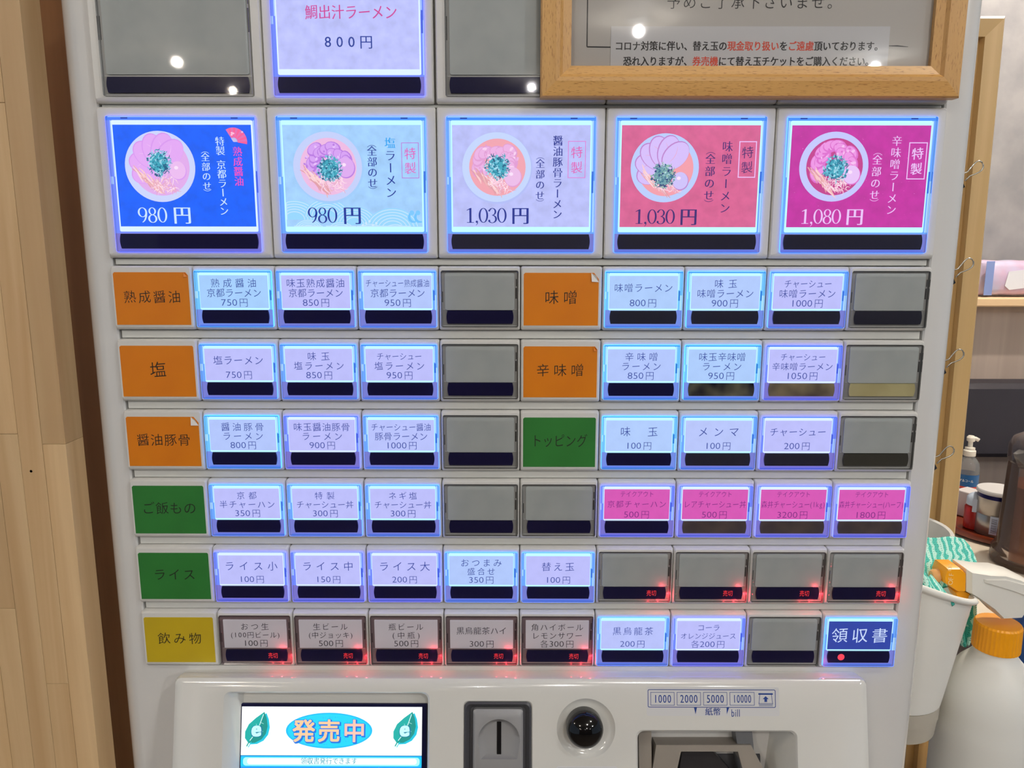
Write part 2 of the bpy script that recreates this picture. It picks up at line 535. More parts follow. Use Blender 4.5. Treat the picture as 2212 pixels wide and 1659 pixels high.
def rail(z0, z1, y=0.0042):
    b = MB(); b.box(-0.2284, 0.2284, y, 0.0086, z0, z1, 0.0004)
    b.build('rail', M['rail'], machine)
rail(Z0+BIGT[1]+0.001, Z0+0.30)
rail(Z0+BIGT[0]+0.0002, Z0+BIGT[1]-BIGH-0.0002)
rail(Z0+0.0006, Z0+BIGT[0]-BIGH-0.0004)
for i in range(5):
    rail(Z0+ROWT[i+1]+0.0004, Z0+ROWT[i]-UH-0.0006)
_hc = {}
def housing(wd, ht, op):
    """op = opening (x0,x1,z0,z1) or None; the unit's top-left corner is the origin"""
    key = (round(wd, 5), round(ht, 5), op)
    if key in _hc: return _hc[key]
    g = 0.00022
    x0, x1, z0, z1 = g, wd-g, -ht, 0.0
    b = MB()
    L = [rloop(x0, x1, z0, z1, 0.0012, 0.0084), rloop(x0, x1, z0, z1, 0.0012, 0.0018),
         rloop(x0+0.0003, x1-0.0003, z0+0.0007, z1-0.0003, 0.0012, 0.0008),
         rloop(x0+0.0008, x1-0.0008, z0+0.0017, z1-0.0009, 0.0011, 0.0)]
    if op:
        a0, a1, c0, c1 = op
        L += [rloop(a0-0.0003, a1+0.0003, c0-0.0003, c1+0.0003, 0.0012, 0.0), rloop(a0, a1, c0, c1, 0.0009, 0.0004), rloop(a0, a1, c0, c1, 0.0009, 0.0045)]
        b.loft(L, False, True)
    else:
        b.loft(L, False, True)
    me = b.mesh('menu_button', 40); me.materials.append(M['white'])
    _hc[key] = me
    return me

SMALL = dict(w=CW, h=UH, lens=(0.0014, 0.0447, -0.0341, -0.0025), win=(0.0035, 0.0425, -0.02445, -0.0036),
             card=(0.0038, 0.0422, -0.02345, -0.0051), bar=(0.0043, 0.0421, -0.0320, -0.0246))
BIG = dict(w=0.092, h=BIGH, lens=(0.0056, 0.0864, -0.0773, -0.0050), win=(0.0078, 0.0845, -0.0662, -0.0070),
           card=(0.0086, 0.0837, -0.0634, -0.0094), bar=(0.0076, 0.0843, -0.0755, -0.0674))

_sc = {}
def cached(key, fn):
    if key not in _sc: _sc[key] = fn()
    return _sc[key]

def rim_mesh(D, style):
    """edge-lit clear rim: its uneven LED glow painted as flat zones of emission colour"""
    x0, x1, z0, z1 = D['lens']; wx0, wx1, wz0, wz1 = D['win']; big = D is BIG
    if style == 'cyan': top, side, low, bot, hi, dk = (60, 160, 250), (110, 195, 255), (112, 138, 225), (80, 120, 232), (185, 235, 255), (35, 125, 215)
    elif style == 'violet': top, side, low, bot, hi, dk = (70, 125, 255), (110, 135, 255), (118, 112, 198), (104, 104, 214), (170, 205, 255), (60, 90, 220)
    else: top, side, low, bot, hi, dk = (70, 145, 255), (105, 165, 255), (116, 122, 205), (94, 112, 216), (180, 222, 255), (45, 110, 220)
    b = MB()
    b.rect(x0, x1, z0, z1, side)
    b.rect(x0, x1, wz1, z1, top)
    b.rect(x0, x1, z0, D['bar'][3]+0.0003, low)  # glow painted dimmer and more violet towards the foot
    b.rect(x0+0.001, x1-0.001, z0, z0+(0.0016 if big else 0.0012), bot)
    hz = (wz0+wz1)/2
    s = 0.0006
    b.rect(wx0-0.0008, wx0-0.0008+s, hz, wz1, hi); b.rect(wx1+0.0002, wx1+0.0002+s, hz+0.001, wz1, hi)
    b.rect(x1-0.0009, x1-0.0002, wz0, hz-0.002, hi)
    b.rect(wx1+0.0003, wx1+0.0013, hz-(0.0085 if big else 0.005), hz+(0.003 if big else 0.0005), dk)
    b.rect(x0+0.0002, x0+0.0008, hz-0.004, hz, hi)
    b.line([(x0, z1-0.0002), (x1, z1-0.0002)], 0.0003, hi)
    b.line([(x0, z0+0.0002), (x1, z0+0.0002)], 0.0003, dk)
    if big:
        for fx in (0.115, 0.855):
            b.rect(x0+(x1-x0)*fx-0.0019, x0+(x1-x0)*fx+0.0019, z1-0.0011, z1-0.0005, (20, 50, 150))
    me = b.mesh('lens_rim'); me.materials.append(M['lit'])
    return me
def edge_mesh(D, style):
    x0, x1, z0, z1 = D['lens']; g = 0.00005
    b = MB(); b.loft([rloop(x0+g, x1-g, z0+g, z1-g, 0.0008, 0.0006), rloop(x0+g, x1-g, z0+g, z1-g, 0.0008, -0.0013)])
    me = b.mesh('lit_edge'); me.materials.append(M['edge_'+style]); return me
def slab(D, key, y0, y1, mt, r=0.0008, name='slab', grow=0.0):
    x0, x1, z0, z1 = D[key]
    b = MB(); b.loft([rloop(x0-grow, x1+grow, z0-grow, z1+grow, r, y1), rloop(x0-grow, x1+grow, z0-grow, z1+grow, r, y0+0.0001), rloop(x0-grow+0.0001, x1+grow-0.0001, z0-grow+0.0001, z1+grow-0.0001, r, y0)], False, True)
    me = b.mesh(name); me.materials.append(mt); return me
def bar_mesh(D, mt):
    x0, x1, z0, z1 = D['bar']; n = 8; bow = (z1-z0)*0.13
    pts = []
    for k in range(n+1):
        t = k/n; pts.append((x1-bow+bow*math.sin(PI*(0.12+0.76*t)), z0+(z1-z0)*t))
    for k in range(n+1):
        t = k/n; pts.append((x0+bow-bow*math.sin(PI*(0.12+0.76*t)), z1-(z1-z0)*t))
    b = MB(); b.prism(pts, -0.0004, 0.0010)
    me = b.mesh('status_window'); me.materials.append(mt); return me
def unlit_rim(D, tone='grey'):
    x0, x1, z0, z1 = D['lens']; wx0, wx1, wz0, wz1 = D['win']; big = D is BIG
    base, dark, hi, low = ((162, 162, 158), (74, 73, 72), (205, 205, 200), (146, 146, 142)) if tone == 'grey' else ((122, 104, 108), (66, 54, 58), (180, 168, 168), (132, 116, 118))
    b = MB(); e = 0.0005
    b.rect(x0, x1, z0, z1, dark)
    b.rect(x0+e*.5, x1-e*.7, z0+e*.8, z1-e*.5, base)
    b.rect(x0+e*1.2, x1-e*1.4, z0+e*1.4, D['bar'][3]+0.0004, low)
    b.line([(x0+.001, D['bar'][3]+0.0006), (x1-.001, D['bar'][3]+0.0006)], 0.00025, hi)  # pale lines here and below are highlights painted into the print
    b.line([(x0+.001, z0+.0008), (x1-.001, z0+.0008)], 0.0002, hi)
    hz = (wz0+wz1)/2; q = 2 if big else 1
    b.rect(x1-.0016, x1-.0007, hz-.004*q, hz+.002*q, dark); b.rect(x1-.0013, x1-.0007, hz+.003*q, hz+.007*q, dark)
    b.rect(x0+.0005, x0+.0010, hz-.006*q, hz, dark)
    me = b.mesh('lens_rim'); me.materials.append(M['off_print']); return me
def cover_mesh(D):
    x0, x1, z0, z1 = D['lens']
    b = MB(); g = 0.0001
    b.loft([rloop(x0+g, x1-g, z0+g, z1-g, 0.0008, 0.001), rloop(x0+g, x1-g, z0+g, z1-g, 0.0008, -0.0012), rloop(x0+0.0005, x1-0.0005, z0+0.0005, z1-0.0005, 0.0008, -0.0018)], False, True)
    me = b.mesh('lens_cover'); me.materials.append(M['clear']); return me

def button(D, x, ztop, state, label, printer=None, tint='blue', bar=None, card=(188, 192, 250), wdt=None, hide_cover=False):
    big = D is BIG
    wd = wdt or D['w']
    W = T(x, 0, ztop)
    root = inst('poster_button' if big else 'menu_button', housing(wd, D['h'], D['lens']), machine, W)
    root['label'] = label
    k = 'B' if big else 'S'
    if state == 'lit':
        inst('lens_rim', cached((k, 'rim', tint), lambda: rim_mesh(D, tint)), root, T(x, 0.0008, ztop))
        inst('lit_edge', cached((k, 'edge', tint), lambda: edge_mesh(D, tint)), root, W)
        inst('backlight', cached((k, 'bl', tint == 'violet'), lambda: slab(D, 'win', 0.0002, 0.0008, M['strip_v' if tint == 'violet' else 'strip'], name='backlight')), root, W)
        b = MB(); c = D['card']
        b.rect(c[0], c[1], c[2], c[3], card)
        b.build('menu_card', M['lit_paper'] if big else M['lit_card'], root, T(x, 0.0001, ztop))
    elif state == 'off':
        inst('lens_rim', cached((k, 'orim'), lambda: unlit_rim(D)), root, T(x, 0.0008, ztop))
        inst('blank_diffuser', cached((k, 'od'), lambda: slab(D, 'win', 0.0001, 0.0009, M['off_card'], name='blank_diffuser', r=0.0012)), root, W)
    elif state == 'paper':
        inst('lens_rim', cached((k, 'orim2'), lambda: unlit_rim(D, 'brown')), root, T(x, 0.0008, ztop))
        inst('menu_card', cached((k, 'oc'), lambda: slab(D, 'card', 0.0, 0.0015, M['paper_card'], name='menu_card', r=0.0003)), root, W)
    bm_ = bar or M['bar']
    inst('status_window', cached((k, 'bar', bm_.name), lambda: bar_mesh(D, bm_)), root, W)
    inst('lens_cover', cached((k, 'cover'), lambda: cover_mesh(D)), root, W)
    if printer:
        b = MB(); b.layer = 1
        printer(b, D)
        b.build('lettering', M['lit'] if state == 'lit' else M['ink'], root, T(x, 0.00006 if state == 'lit' else -0.00005, ztop))
    return root

# card paper of the small buttons: even backlight with faint paper cloud
M['lit_card'] = printed('backlit_card_paper', 1.0, speck=0.035)
M['lit_card'].cycles.emission_sampling = 'AUTO'
M['lit_paper'].cycles.emission_sampling = 'AUTO'

# ---- small menu buttons
INK, INKU, INKP = (30, 56, 150), (40, 36, 54), (118, 30, 124)
def lines(*ls, ink=INK):
    """ls: (text, z in mm below the top, em in mm, width in mm or None)"""
    def f(b, D):
        xm = (D['card'][0]+D['card'][1])/2
        for t, z, em, wdm in ls:
            num = any(ch.isdigit() for ch in t) and t.endswith('円')
            b.text(t, xm, -z/1000, em/1000, ink, width=wdm/1000 if wdm else None,
                   off=-0.011 if num else -0.006, slope=0.0 if num else 0.07, dw=1.16 if num else 1.0)
    return f
def P(price, z=20.3, w=None):
    return (price[:-1]+' '+price[-1], z, 5.4, w)
def three(a, wa, c, wc, price, ea=5.3, ec=5.2): return [(a, 9.4, ea, wa), (c, 14.9, ec, wc), P(price)]
def two(a, wa, price, ea=5.6): return [(a, 11.8, ea, wa), P(price, 20.2)]

CATS = {'熟成醤油': (7.4, 32.5), '塩': (9.8, None), '醤油豚骨': (7.6, 31.5), 'ご飯もの': (8.0, 32.5), 'ライス': (7.8, 25.5), '飲み物': (8.0, 27),
        '味噌': (8.3, 18.8), '辛味噌': (7.8, 27.5), 'トッピング': (8.2, 33)}
def category(col, row, txt, mt, desc, peel=0):
    x, zt = (col-5)*CW, Z0+ROWT[row]
    root = inst('category_panel', housing(CW, UH, None), machine, T(x, 0, zt)); root['label'] = desc
    x0, x1, z0, z1 = 0.0018, 0.0438, -0.0330, -0.0035
    cut = {0: 0.0006, 1: 0.0014, 2: 0.0027}[peel]
    pts = [(x0, z0), (x1, z0), (x1, z1-cut*1.3), (x1-cut, z1), (x0+0.0008, z1), (x0, z1-0.0008)]
    b = MB(); b.prism(pts, -0.00015, 0.0001)
    b.build('sticker', mt, root, T(x, 0, zt))
    if peel:
        b = MB(); c = cut
        P0, P1 = (x1-c*1.6, z1), (x1, z1-c*1.9)
        tip = (x1-c*1.5, z1-c*1.8)
        b.poly([(P0[0], -0.0002, P0[1]), (tip[0], -0.0013, tip[1]), (P1[0], -0.0002, P1[1])])
        b.poly([(P0[0], -0.0002, P0[1]), (P1[0], -0.0002, P1[1]), (x1-c*0.6, -0.0010, z1-c*0.6)])
        b.build('peeled_corner', M['peel'] if peel == 2 else mt, root, T(x, 0, zt))
    em, wd = CATS[txt]
    b = MB()
    b.text(txt, (x0+x1)/2, -0.0172, em/1000, (22, 16, 14), width=wd/1000 if wd else None, off=-0.004, slope=0.08)
    b.build('lettering', M['ink'], root, T(x, -0.00016, zt))
O_, G_, Y_ = M['orange'], M['green'], M['yellow']
category(0, 0, '熟成醤油', O_, 'orange category sticker reading aged soy sauce, four characters', 1)
category(0, 1, '塩', O_, 'orange category sticker with one character, salt')
category(0, 2, '醤油豚骨', O_, 'orange category sticker with a torn peeled top corner', 2)
category(0, 3, 'ご飯もの', G_, 'green category sticker for rice dishes, left column')
category(0, 4, 'ライス', G_, 'green category sticker for plain rice, left column')
category(0, 5, '飲み物', Y_, 'yellow category sticker for drinks')
category(5, 0, '味噌', O_, 'orange category sticker for miso, centre column', 2)
category(5, 1, '辛味噌', O_, 'orange category sticker for spicy miso, centre column', 1)
category(5, 2, 'トッピング', G_, 'green category sticker for toppings, centre column')

LAV, CYA, MID, PNK = (188, 190, 250), (164, 206, 252), (178, 198, 251), (214, 84, 178)
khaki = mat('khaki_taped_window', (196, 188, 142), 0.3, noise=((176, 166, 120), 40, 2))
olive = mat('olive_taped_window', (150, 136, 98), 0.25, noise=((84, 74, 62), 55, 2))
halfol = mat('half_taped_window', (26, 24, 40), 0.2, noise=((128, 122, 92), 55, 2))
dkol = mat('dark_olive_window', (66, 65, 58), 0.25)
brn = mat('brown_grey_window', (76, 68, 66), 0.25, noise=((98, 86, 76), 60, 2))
gry = mat('grey_black_window', (42, 42, 56), 0.25)
B = {}   # (col,row): (state, lines, tint, card, bar, label, ink)
def A(c, r, st, ls=None, tint='blue', card=LAV, bar=None, ink=None, label=''):
    B[(c, r)] = (st, ls, tint, card, bar, ink, label)
A(1, 0, 'lit', three('熟成醤油', 26, '京都ラーメン', 31, '750円'), 'cyan', CYA)
A(2, 0, 'lit', three('味玉熟成醤油', 33, '京都ラーメン', 31, '850円'))
A(3, 0, 'lit', [('チャーシュー熟成醤油', 9.4, 4.6, 36), ('京都ラーメン', 14.9, 5.2, 31), P('950円')], 'blue', MID)
A(4, 0, 'off')
A(6, 0, 'lit', two('味噌ラーメン', 33, '800円', 5.2), 'cyan', (172, 204, 251), gry)
A(7, 0, 'lit', three('味玉', 13, '味噌ラーメン', 32, '900円'), 'cyan', (176, 202, 251), gry)
A(8, 0, 'lit', three('チャーシュー', 27, '味噌ラーメン', 32, '1000円', 4.8), 'blue', LAV, gry)
A(9, 0, 'off', bar=gry)
A(1, 1, 'lit', two('塩ラーメン', 29, '750円', 5.6))
A(2, 1, 'lit', three('味玉', 13, '塩ラーメン', 29, '850円'))
A(3, 1, 'lit', three('チャーシュー', 26, '塩ラーメン', 29, '950円', 4.6))
A(4, 1, 'off')
A(6, 1, 'lit', three('辛味噌', 19, 'ラーメン', 23, '850円'), 'cyan', MID)
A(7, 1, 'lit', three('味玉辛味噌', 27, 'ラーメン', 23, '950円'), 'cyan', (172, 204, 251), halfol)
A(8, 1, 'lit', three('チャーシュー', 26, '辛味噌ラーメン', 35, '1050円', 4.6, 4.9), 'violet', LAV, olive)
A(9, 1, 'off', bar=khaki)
A(1, 2, 'lit', three('醤油豚骨', 25, 'ラーメン', 24, '800円'), 'cyan', MID)
A(2, 2, 'lit', three('味玉醤油豚骨', 33, 'ラーメン', 24, '900円'), 'violet', LAV)
A(3, 2, 'lit', three('チャーシュー醤油', 35, '豚骨ラーメン', 31, '1000円', 4.8), 'blue', (184, 194, 251))
A(4, 2, 'off')
A(6, 2, 'lit', two('味 玉', 22, '100円', 6.2), 'cyan', (176, 204, 252))
A(7, 2, 'lit', two('メンマ', 24, '100円', 6.2), 'blue', (184, 198, 250), gry)
A(8, 2, 'lit', two('チャーシュー', 33, '200円', 5.4), 'violet', LAV, gry)
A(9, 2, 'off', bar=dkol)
A(1, 3, 'lit', three('京都', 12, '半チャーハン', 33, '350円', 5.0, 5.0))
A(2, 3, 'lit', three('特製', 12, 'チャーシュー丼', 34, '300円', 5.0, 4.9))
A(3, 3, 'lit', three('ネギ塩', 17, 'チャーシュー丼', 34, '300円', 5.0, 4.9))
A(4, 3, 'off'); A(5, 3, 'off')
def pink(c, a, wa, price, bar):
    A(c, 3, 'lit', [('テイクアウト', 8.0, 3.9, 20), (a, 14.2, 4.7, wa), P(price, 20.6)], 'violet', PNK, bar, INKP)
pink(6, '京都チャーハン', 35, '500円', None)
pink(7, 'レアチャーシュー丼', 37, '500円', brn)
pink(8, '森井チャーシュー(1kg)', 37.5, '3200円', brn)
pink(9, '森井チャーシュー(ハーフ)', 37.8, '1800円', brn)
A(1, 4, 'lit', two('ライス小', 32, '100円', 6.2), 'violet')
A(2, 4, 'lit', two('ライス中', 31, '150円', 6.2), 'violet')
A(3, 4, 'lit', two('ライス大', 31, '200円', 6.4), 'violet')
A(4, 4, 'lit', three('おつまみ', 25, '盛合せ', 17, '350円', 5.4, 5.0), 'blue', (176, 200, 251))
A(5, 4, 'lit', two('替え玉', 20, '100円', 6.0), 'blue', LAV)
for c in (6, 7, 8, 9): A(c, 4, 'off')
A(1, 5, 'paper', three('おつ生', 17.5, '(100円ビール)', 30, '100円', 5.0, 4.5))
A(2, 5, 'paper', three('生ビール', 21.5, '(中ジョッキ)', 27, '500円', 4.9, 4.6))
A(3, 5, 'paper', three('瓶ビール', 21.5, '(中瓶)', 17, '500円', 4.9, 4.9))
A(4, 5, 'paper', [('黒烏龍茶ハイ', 11.8, 5.2, 31), P('300円', 20.4)])
A(5, 5, 'paper', three('角ハイボール', 32, 'レモンサワー', 31, '各300円', 4.9, 4.9))
A(6, 5, 'lit', two('黒烏龍茶', 25, '200円', 5.6), 'blue', (184, 194, 250))
A(7, 5, 'lit', three('コーラ', 14, 'オレンジジュース', 34, '各200円', 4.7, 4.4), 'violet', LAV)
A(8, 5, 'off')
names = {0: 'first', 1: 'second', 2: 'third', 3: 'fourth', 4: 'fifth', 5: 'bottom'}
SOLD = [(6, 4), (7, 4), (8, 4), (9, 4), (1, 5), (2, 5), (3, 5), (4, 5), (5, 5)]
ssign = MB(); ssign.text('売切', 0, 0, 0.0040, (255, 50, 56), width=0.0060, off=-0.003)
ssm = ssign.mesh('sold_out_sign'); ssm.materials.append(M['lit'])
M['lit_red'] = printed('red_lit_letters', 1.0)
ssm.materials.clear(); ssm.materials.append(M['lit_red'])
for (c, r), (st, ls, tint, card, bar, ink, lb) in B.items():
    x, zt = (c-5)*CW, Z0+ROWT[r]
    ink = ink or (INK if st == 'lit' else INKU)
    kind = {'lit': 'blue-backlit menu button', 'off': 'blank unlit grey button', 'paper': 'unlit sold-out drink button on white card'}[st]
    if card == PNK: kind = 'pink-card takeout button'
    if (c, r) in SOLD and st == 'off': kind = 'blank grey button with red sold-out sign'
    txt = ''.join(l[0] for l in ls).replace(' ', '') if ls else ''
    label = kind + (' reading '+txt if txt else '')
    o = button(SMALL, x, zt, st, label, lines(*ls, ink=ink) if ls else None, tint, bar, card)
    if (c, r) in SOLD:
        inst('sold_out_sign', ssm, o, T(x+0.0333, -0.00045, zt-0.0282))
        # little red lamp in the lower right corner of the lens
        for dx, dz, p in ((0.0438, -0.0300, 0.0008), (0.038, -0.0329, 0.0005), (0.032, -0.0329, 0.00025), (0.0395, -0.0240, 0.0004)):
            l = point('sold_out_lamp', (x+dx, -0.0014, zt+dz), p, (1, 0.04, 0.07), 0.0005)
            l.data.use_shadow = True
# receipt button
def receipt(b, D):
    c = D['card']; xm = (c[0]+c[1])/2
    b.text('領収書', xm, -0.0142, 0.0102, (205, 222, 255), width=0.0345, off=-0.001, slope=0.06)
o = button(SMALL, 4*CW, Z0+ROWT[5], 'lit', 'receipt button, white writing on dark blue card with red dot', receipt, 'blue', None, (38, 62, 160))
b = MB(); b.disc(0, 0, 0.0021, 0.0021, (255, 66, 84)); b.build('red_indicator', M['lit_red'], o, T(4*CW+0.0125, -0.00042, Z0+ROWT[5]-0.0283))
point('receipt_lamp', (4*CW+0.0030, -0.0014, Z0+ROWT[5]-0.0318), 0.0014, (1, 0.05, 0.1), 0.0004)

# ---- poster buttons
random.seed(11)
def arcring(b, cx, cz, rx, rz, a0, a1, th, tv, c, n=22):
    """calligraphic arc: thick where it runs upright, thin where it runs level"""
    o, i = [], []
    y = -b.layer*2.5e-6
    for k in range(n+1):
        a = math.radians(a0+(a1-a0)*k/n)
        o.append((cx+(rx+th/2)*math.cos(a), y, cz+(rz+tv/2)*math.sin(a))); i.append((cx+(rx-th/2)*math.cos(a), y, cz+(rz-tv/2)*math.sin(a)))
    i0 = len(b.v); b.v += o+i
    for k in range(n):
        f = [i0+k, i0+k+1, i0+n+2+k, i0+n+1+k]
        b.f.append(f if a1 > a0 else f[::-1]); b.c.append(c)
def serif_digit(b, ch, x, z, e, c):
    A_ = lambda cx, cz, rx, rz, a0, a1, th=.088, tv=.028: arcring(b, x+cx*e, z+cz*e, rx*e, rz*e, a0, a1, th*e, tv*e, c)
    def pg(pts):
        y = -b.layer*2.5e-6; b.poly([(x+p*e, y, z+q*e) for p, q in pts], c)
    if ch == '0': A_(0, .35, .185, .335, 0, 360)
    elif ch == '8': A_(0, .525, .140, .160, 0, 360, .075); A_(0, .180, .172, .178, 0, 360, .088)
    elif ch == '9': A_(0, .475, .178, .210, 0, 360, .085); A_(-.085, .46, .263,   .455, 0, -78, .085, .03)
    elif ch == '3':
        A_(-.01, .525, .145, .160, 150, -92, .08); A_(-.02, .180, .185, .178, 92, -150, .088)
        for q in (.575, .105): pg([(-.16+.048*math.cos(t), q+.042*math.sin(t)) for t in [2*PI*k/12 for k in range(12)]])
    elif ch == '1':
        pg([(-.05, .02), (.05, .02), (.05, .70), (-.05, .67)]); pg([(-.17, 0), (.17, 0), (.17, .028), (-.17, .028)]); pg([(-.18, .575), (-.05, .625), (.05, .70), (-.02, .69), (-.18, .60)])
    elif ch == ',':
        pg([(.055*math.cos(t), .05+.055*math.sin(t)) for t in [2*PI*k/12 for k in range(12)]]); pg([(.055, .05), (.045, -.04), (-.035, -.13), (-.045, -.12), (.01, -.04), (.02, .02)])
def serif_price(b, t, x, z, em, c, width):
    adv = [{'1': .47, ',': .22, ' ': .26}.get(ch, .50 if ch != '円' else 1.0) for ch in t]
    k = width/sum(adv); cur = x-width/2
    b.up()
    for ch, a in zip(t, adv):
        if ch == '円': b.glyph(ch, cur+a*k/2, z, em*0.92, c, off=-0.012, fat=(-0.034, -0.017, 0, 0.017, 0.034))
        elif ch != ' ': serif_digit(b, ch, cur+a*k/2, z-.36*em, em*1.02, c)
        cur += a*k
def mincho(b, t, x, zt, zb, em, c, w=0.016):
    b.vtext(t, x, zt, zb, em, c, off=-0.012, fat=(-w*1.5, -w*0.5, w*0.5, w*1.5))
def stroke_curve(x, z, ln, ang, bend, n=6):
    pts = []
    for k in range(n):
        t = k/(n-1)-0.5
        a = ang+bend*t
        pts.append((x+math.cos(a)*ln*t, z+math.sin(a)*ln*t))
    return pts
def bowl(b, cx, cz, R, rimc, soupc, meat, kind, egg, green):
    r_in = R*0.82
    b.disc(cx, cz, R, R*0.98, rimc, 56)
    b.disc(cx+R*0.02, cz, r_in, r_in*0.98, soupc, 48)
    m1, m2, m3 = meat
    # slices of pork over the upper half
    if kind == 'fan':
        for k in range(6):
            a = math.radians(205-32*k)
            px, pz = cx+math.cos(a)*R*0.42, cz+math.sin(a)*R*0.42+R*0.06
            b.disc(px, pz, R*0.47, R*0.33, m2, 24, a); b.disc(px+R*0.012, pz-R*0.012, R*0.45, R*0.31, m1, 24, a)
            b.line(stroke_curve(px, pz, R*0.5, a+0.3, 0.5), R*0.012, m3, True)
    else:
        for k in range(15):
            a = math.radians(200-14.5*k+random.uniform(-5, 5)); rr = R*random.uniform(0.38, 0.62)
            px, pz = cx+math.cos(a)*rr, cz+math.sin(a)*rr
            b.disc(px, pz, R*0.24, R*0.17, m2, 16, a+PI/2); b.disc(px-R*0.015, pz+R*0.015, R*0.20, R*0.135, m1, 16, a+PI/2)
            b.disc(px+R*0.04, pz+R*0.05, R*0.07, R*0.04, m3, 10, a)
        for k in range(26):
            a = math.radians(random.uniform(0, 190)); rr = R*random.uniform(0.2, 0.72)
            b.disc(cx+math.cos(a)*rr, cz+math.sin(a)*rr, R*random.uniform(0.02, 0.07), R*random.uniform(0.02, 0.04), random.choice([m1, m2, m3]), 8, random.uniform(0, 3))
    # bamboo shoots, lower left
    for k in range(30):
        px, pz = cx-R*(0.60-0.021*k)+random.uniform(-1, 1)*R*0.09, cz-R*(0.16+0.017*k)+random.uniform(-1, 1)*R*0.08
        b.line(stroke_curve(px, pz, R*random.uniform(0.3, 0.5), math.radians(random.uniform(-62, -40)), random.uniform(-0.5, 0.5)), R*0.042, random.choice([(250, 205, 205), (238, 178, 180), (226, 158, 168), (250, 214, 222)]), True)
    # noodles, lower middle
    for k in range(46):
        px, pz = cx+R*random.uniform(-0.22, 0.44), cz-R*random.uniform(0.30, 0.66)
        b.line(stroke_curve(px, pz, R*random.uniform(0.2, 0.34), random.uniform(0, 3.1), random.uniform(-2.6, 2.6), 8), R*0.022, random.choice([(250, 208, 228), (255, 226, 238), (232, 170, 196)]), True)
    # egg
    ex, ez = cx+R*egg[0], cz+R*egg[1]
    b.disc(ex+R*0.015, ez-R*0.02, R*0.25*egg[2], R*0.27*egg[2], m2, 28); b.disc(ex, ez, R*0.24*egg[2], R*0.26*egg[2], egg[3], 28)
    b.disc(ex-R*0.04, ez+R*0.07, R*0.06, R*0.05, (250, 225, 250), 12)
    # chopped green onion heap
    gx, gz = cx+R*green[0], cz+R*green[1]
    b.disc(gx, gz, R*0.27, R*0.27, green[2][1], 18)
    for k in range(170):
        a = random.uniform(0, 2*PI); rr = R*0.37*math.sqrt(random.random())
        px, pz = gx+math.cos(a)*rr*0.95, gz+math.sin(a)*rr
        c = random.choice(green[2])
        if k % 3: b.line(stroke_curve(px, pz, R*random.uniform(0.06, 0.17), random.uniform(0, 3.1), random.uniform(-2.5, 2.5), 5), R*0.026, c, True)
        else: b.disc(px, pz, R*0.035, R*0.028, c, 8, a)
TEAL = [(28, 128, 158), (60, 168, 190), (110, 195, 220), (20, 92, 130), (170, 220, 238)]
TEALD = [(50, 110, 140), (110, 160, 170), (180, 215, 225), (40, 62, 120), (150, 190, 170)]
def card_uv(D):
    c = D['card']
    return (lambda u: c[0]+(c[1]-c[0])*u), (lambda v: c[3]-(c[3]-c[2])*v)
def poster1(b, D):
    X, Zv = card_uv(D); Rb = 0.0192
    bowl(b, X(.323), Zv(.407), Rb, (205, 214, 252), (226, 172, 236), ((228, 168, 244), (218, 152, 240), (246, 205, 250)), 'fan', (.50, -.10, .95, (236, 188, 240)), (-.02, .10, TEAL))
    W_ = (208, 232, 255)
    serif_price(b, '980 円', X(.335), Zv(.885), 0.0114, W_, 0.0300)
    mincho(b, '（全部のせ）', X(.66), Zv(.22), Zv(.69), 0.0049, W_)
    mincho(b, '特製 京都ラーメン', X(.772), Zv(.115), Zv(.89), 0.0052, W_)
    mincho(b, '熟成醤油', X(.895), Zv(.21), Zv(.60), 0.0053, (238, 78, 190), 0.02)
    # folding fan
    fx, fz = X(.872), Zv(.165); n = 12
    y = b.up()
    for k in range(n):
        a0, a1 = math.radians(122-k*11.0), math.radians(122-(k+1)*11.0)
        r0, r1 = 0.0022, 0.0074
        q = [(fx+math.cos(a)*r, y, fz+math.sin(a)*r) for a, r in ((a1, r0), (a1, r1), (a0, r1), (a0, r0))]
        b.poly(q, (250, 92, 150) if k % 2 else (232, 110, 176))
        b.line([(fx, fz), (fx+math.cos(a0)*r0, fz+math.sin(a0)*r0)], 0.0003, (200, 190, 235), up=False)
    for k in range(5): b.disc(fx+random.uniform(-.002, .005), fz+random.uniform(.003, .006), .0006, .0005, (252, 190, 220), 8)
def boxed(b, X, Zv, u0, u1, v0, v1, txt, tc, lc, lw=0.00035, bold=False):
    b.ring(X(u0), X(u1), Zv(v1), Zv(v0), lw, lc)
    xm = (X(u0)+X(u1))/2
    b.vtext(txt, xm, Zv(v0+.035), Zv(v1-.03), 0.0066, tc, off=0.0 if bold else -0.003, slope=0.1, fat=(-.014, .014) if bold else (-.004, .004))
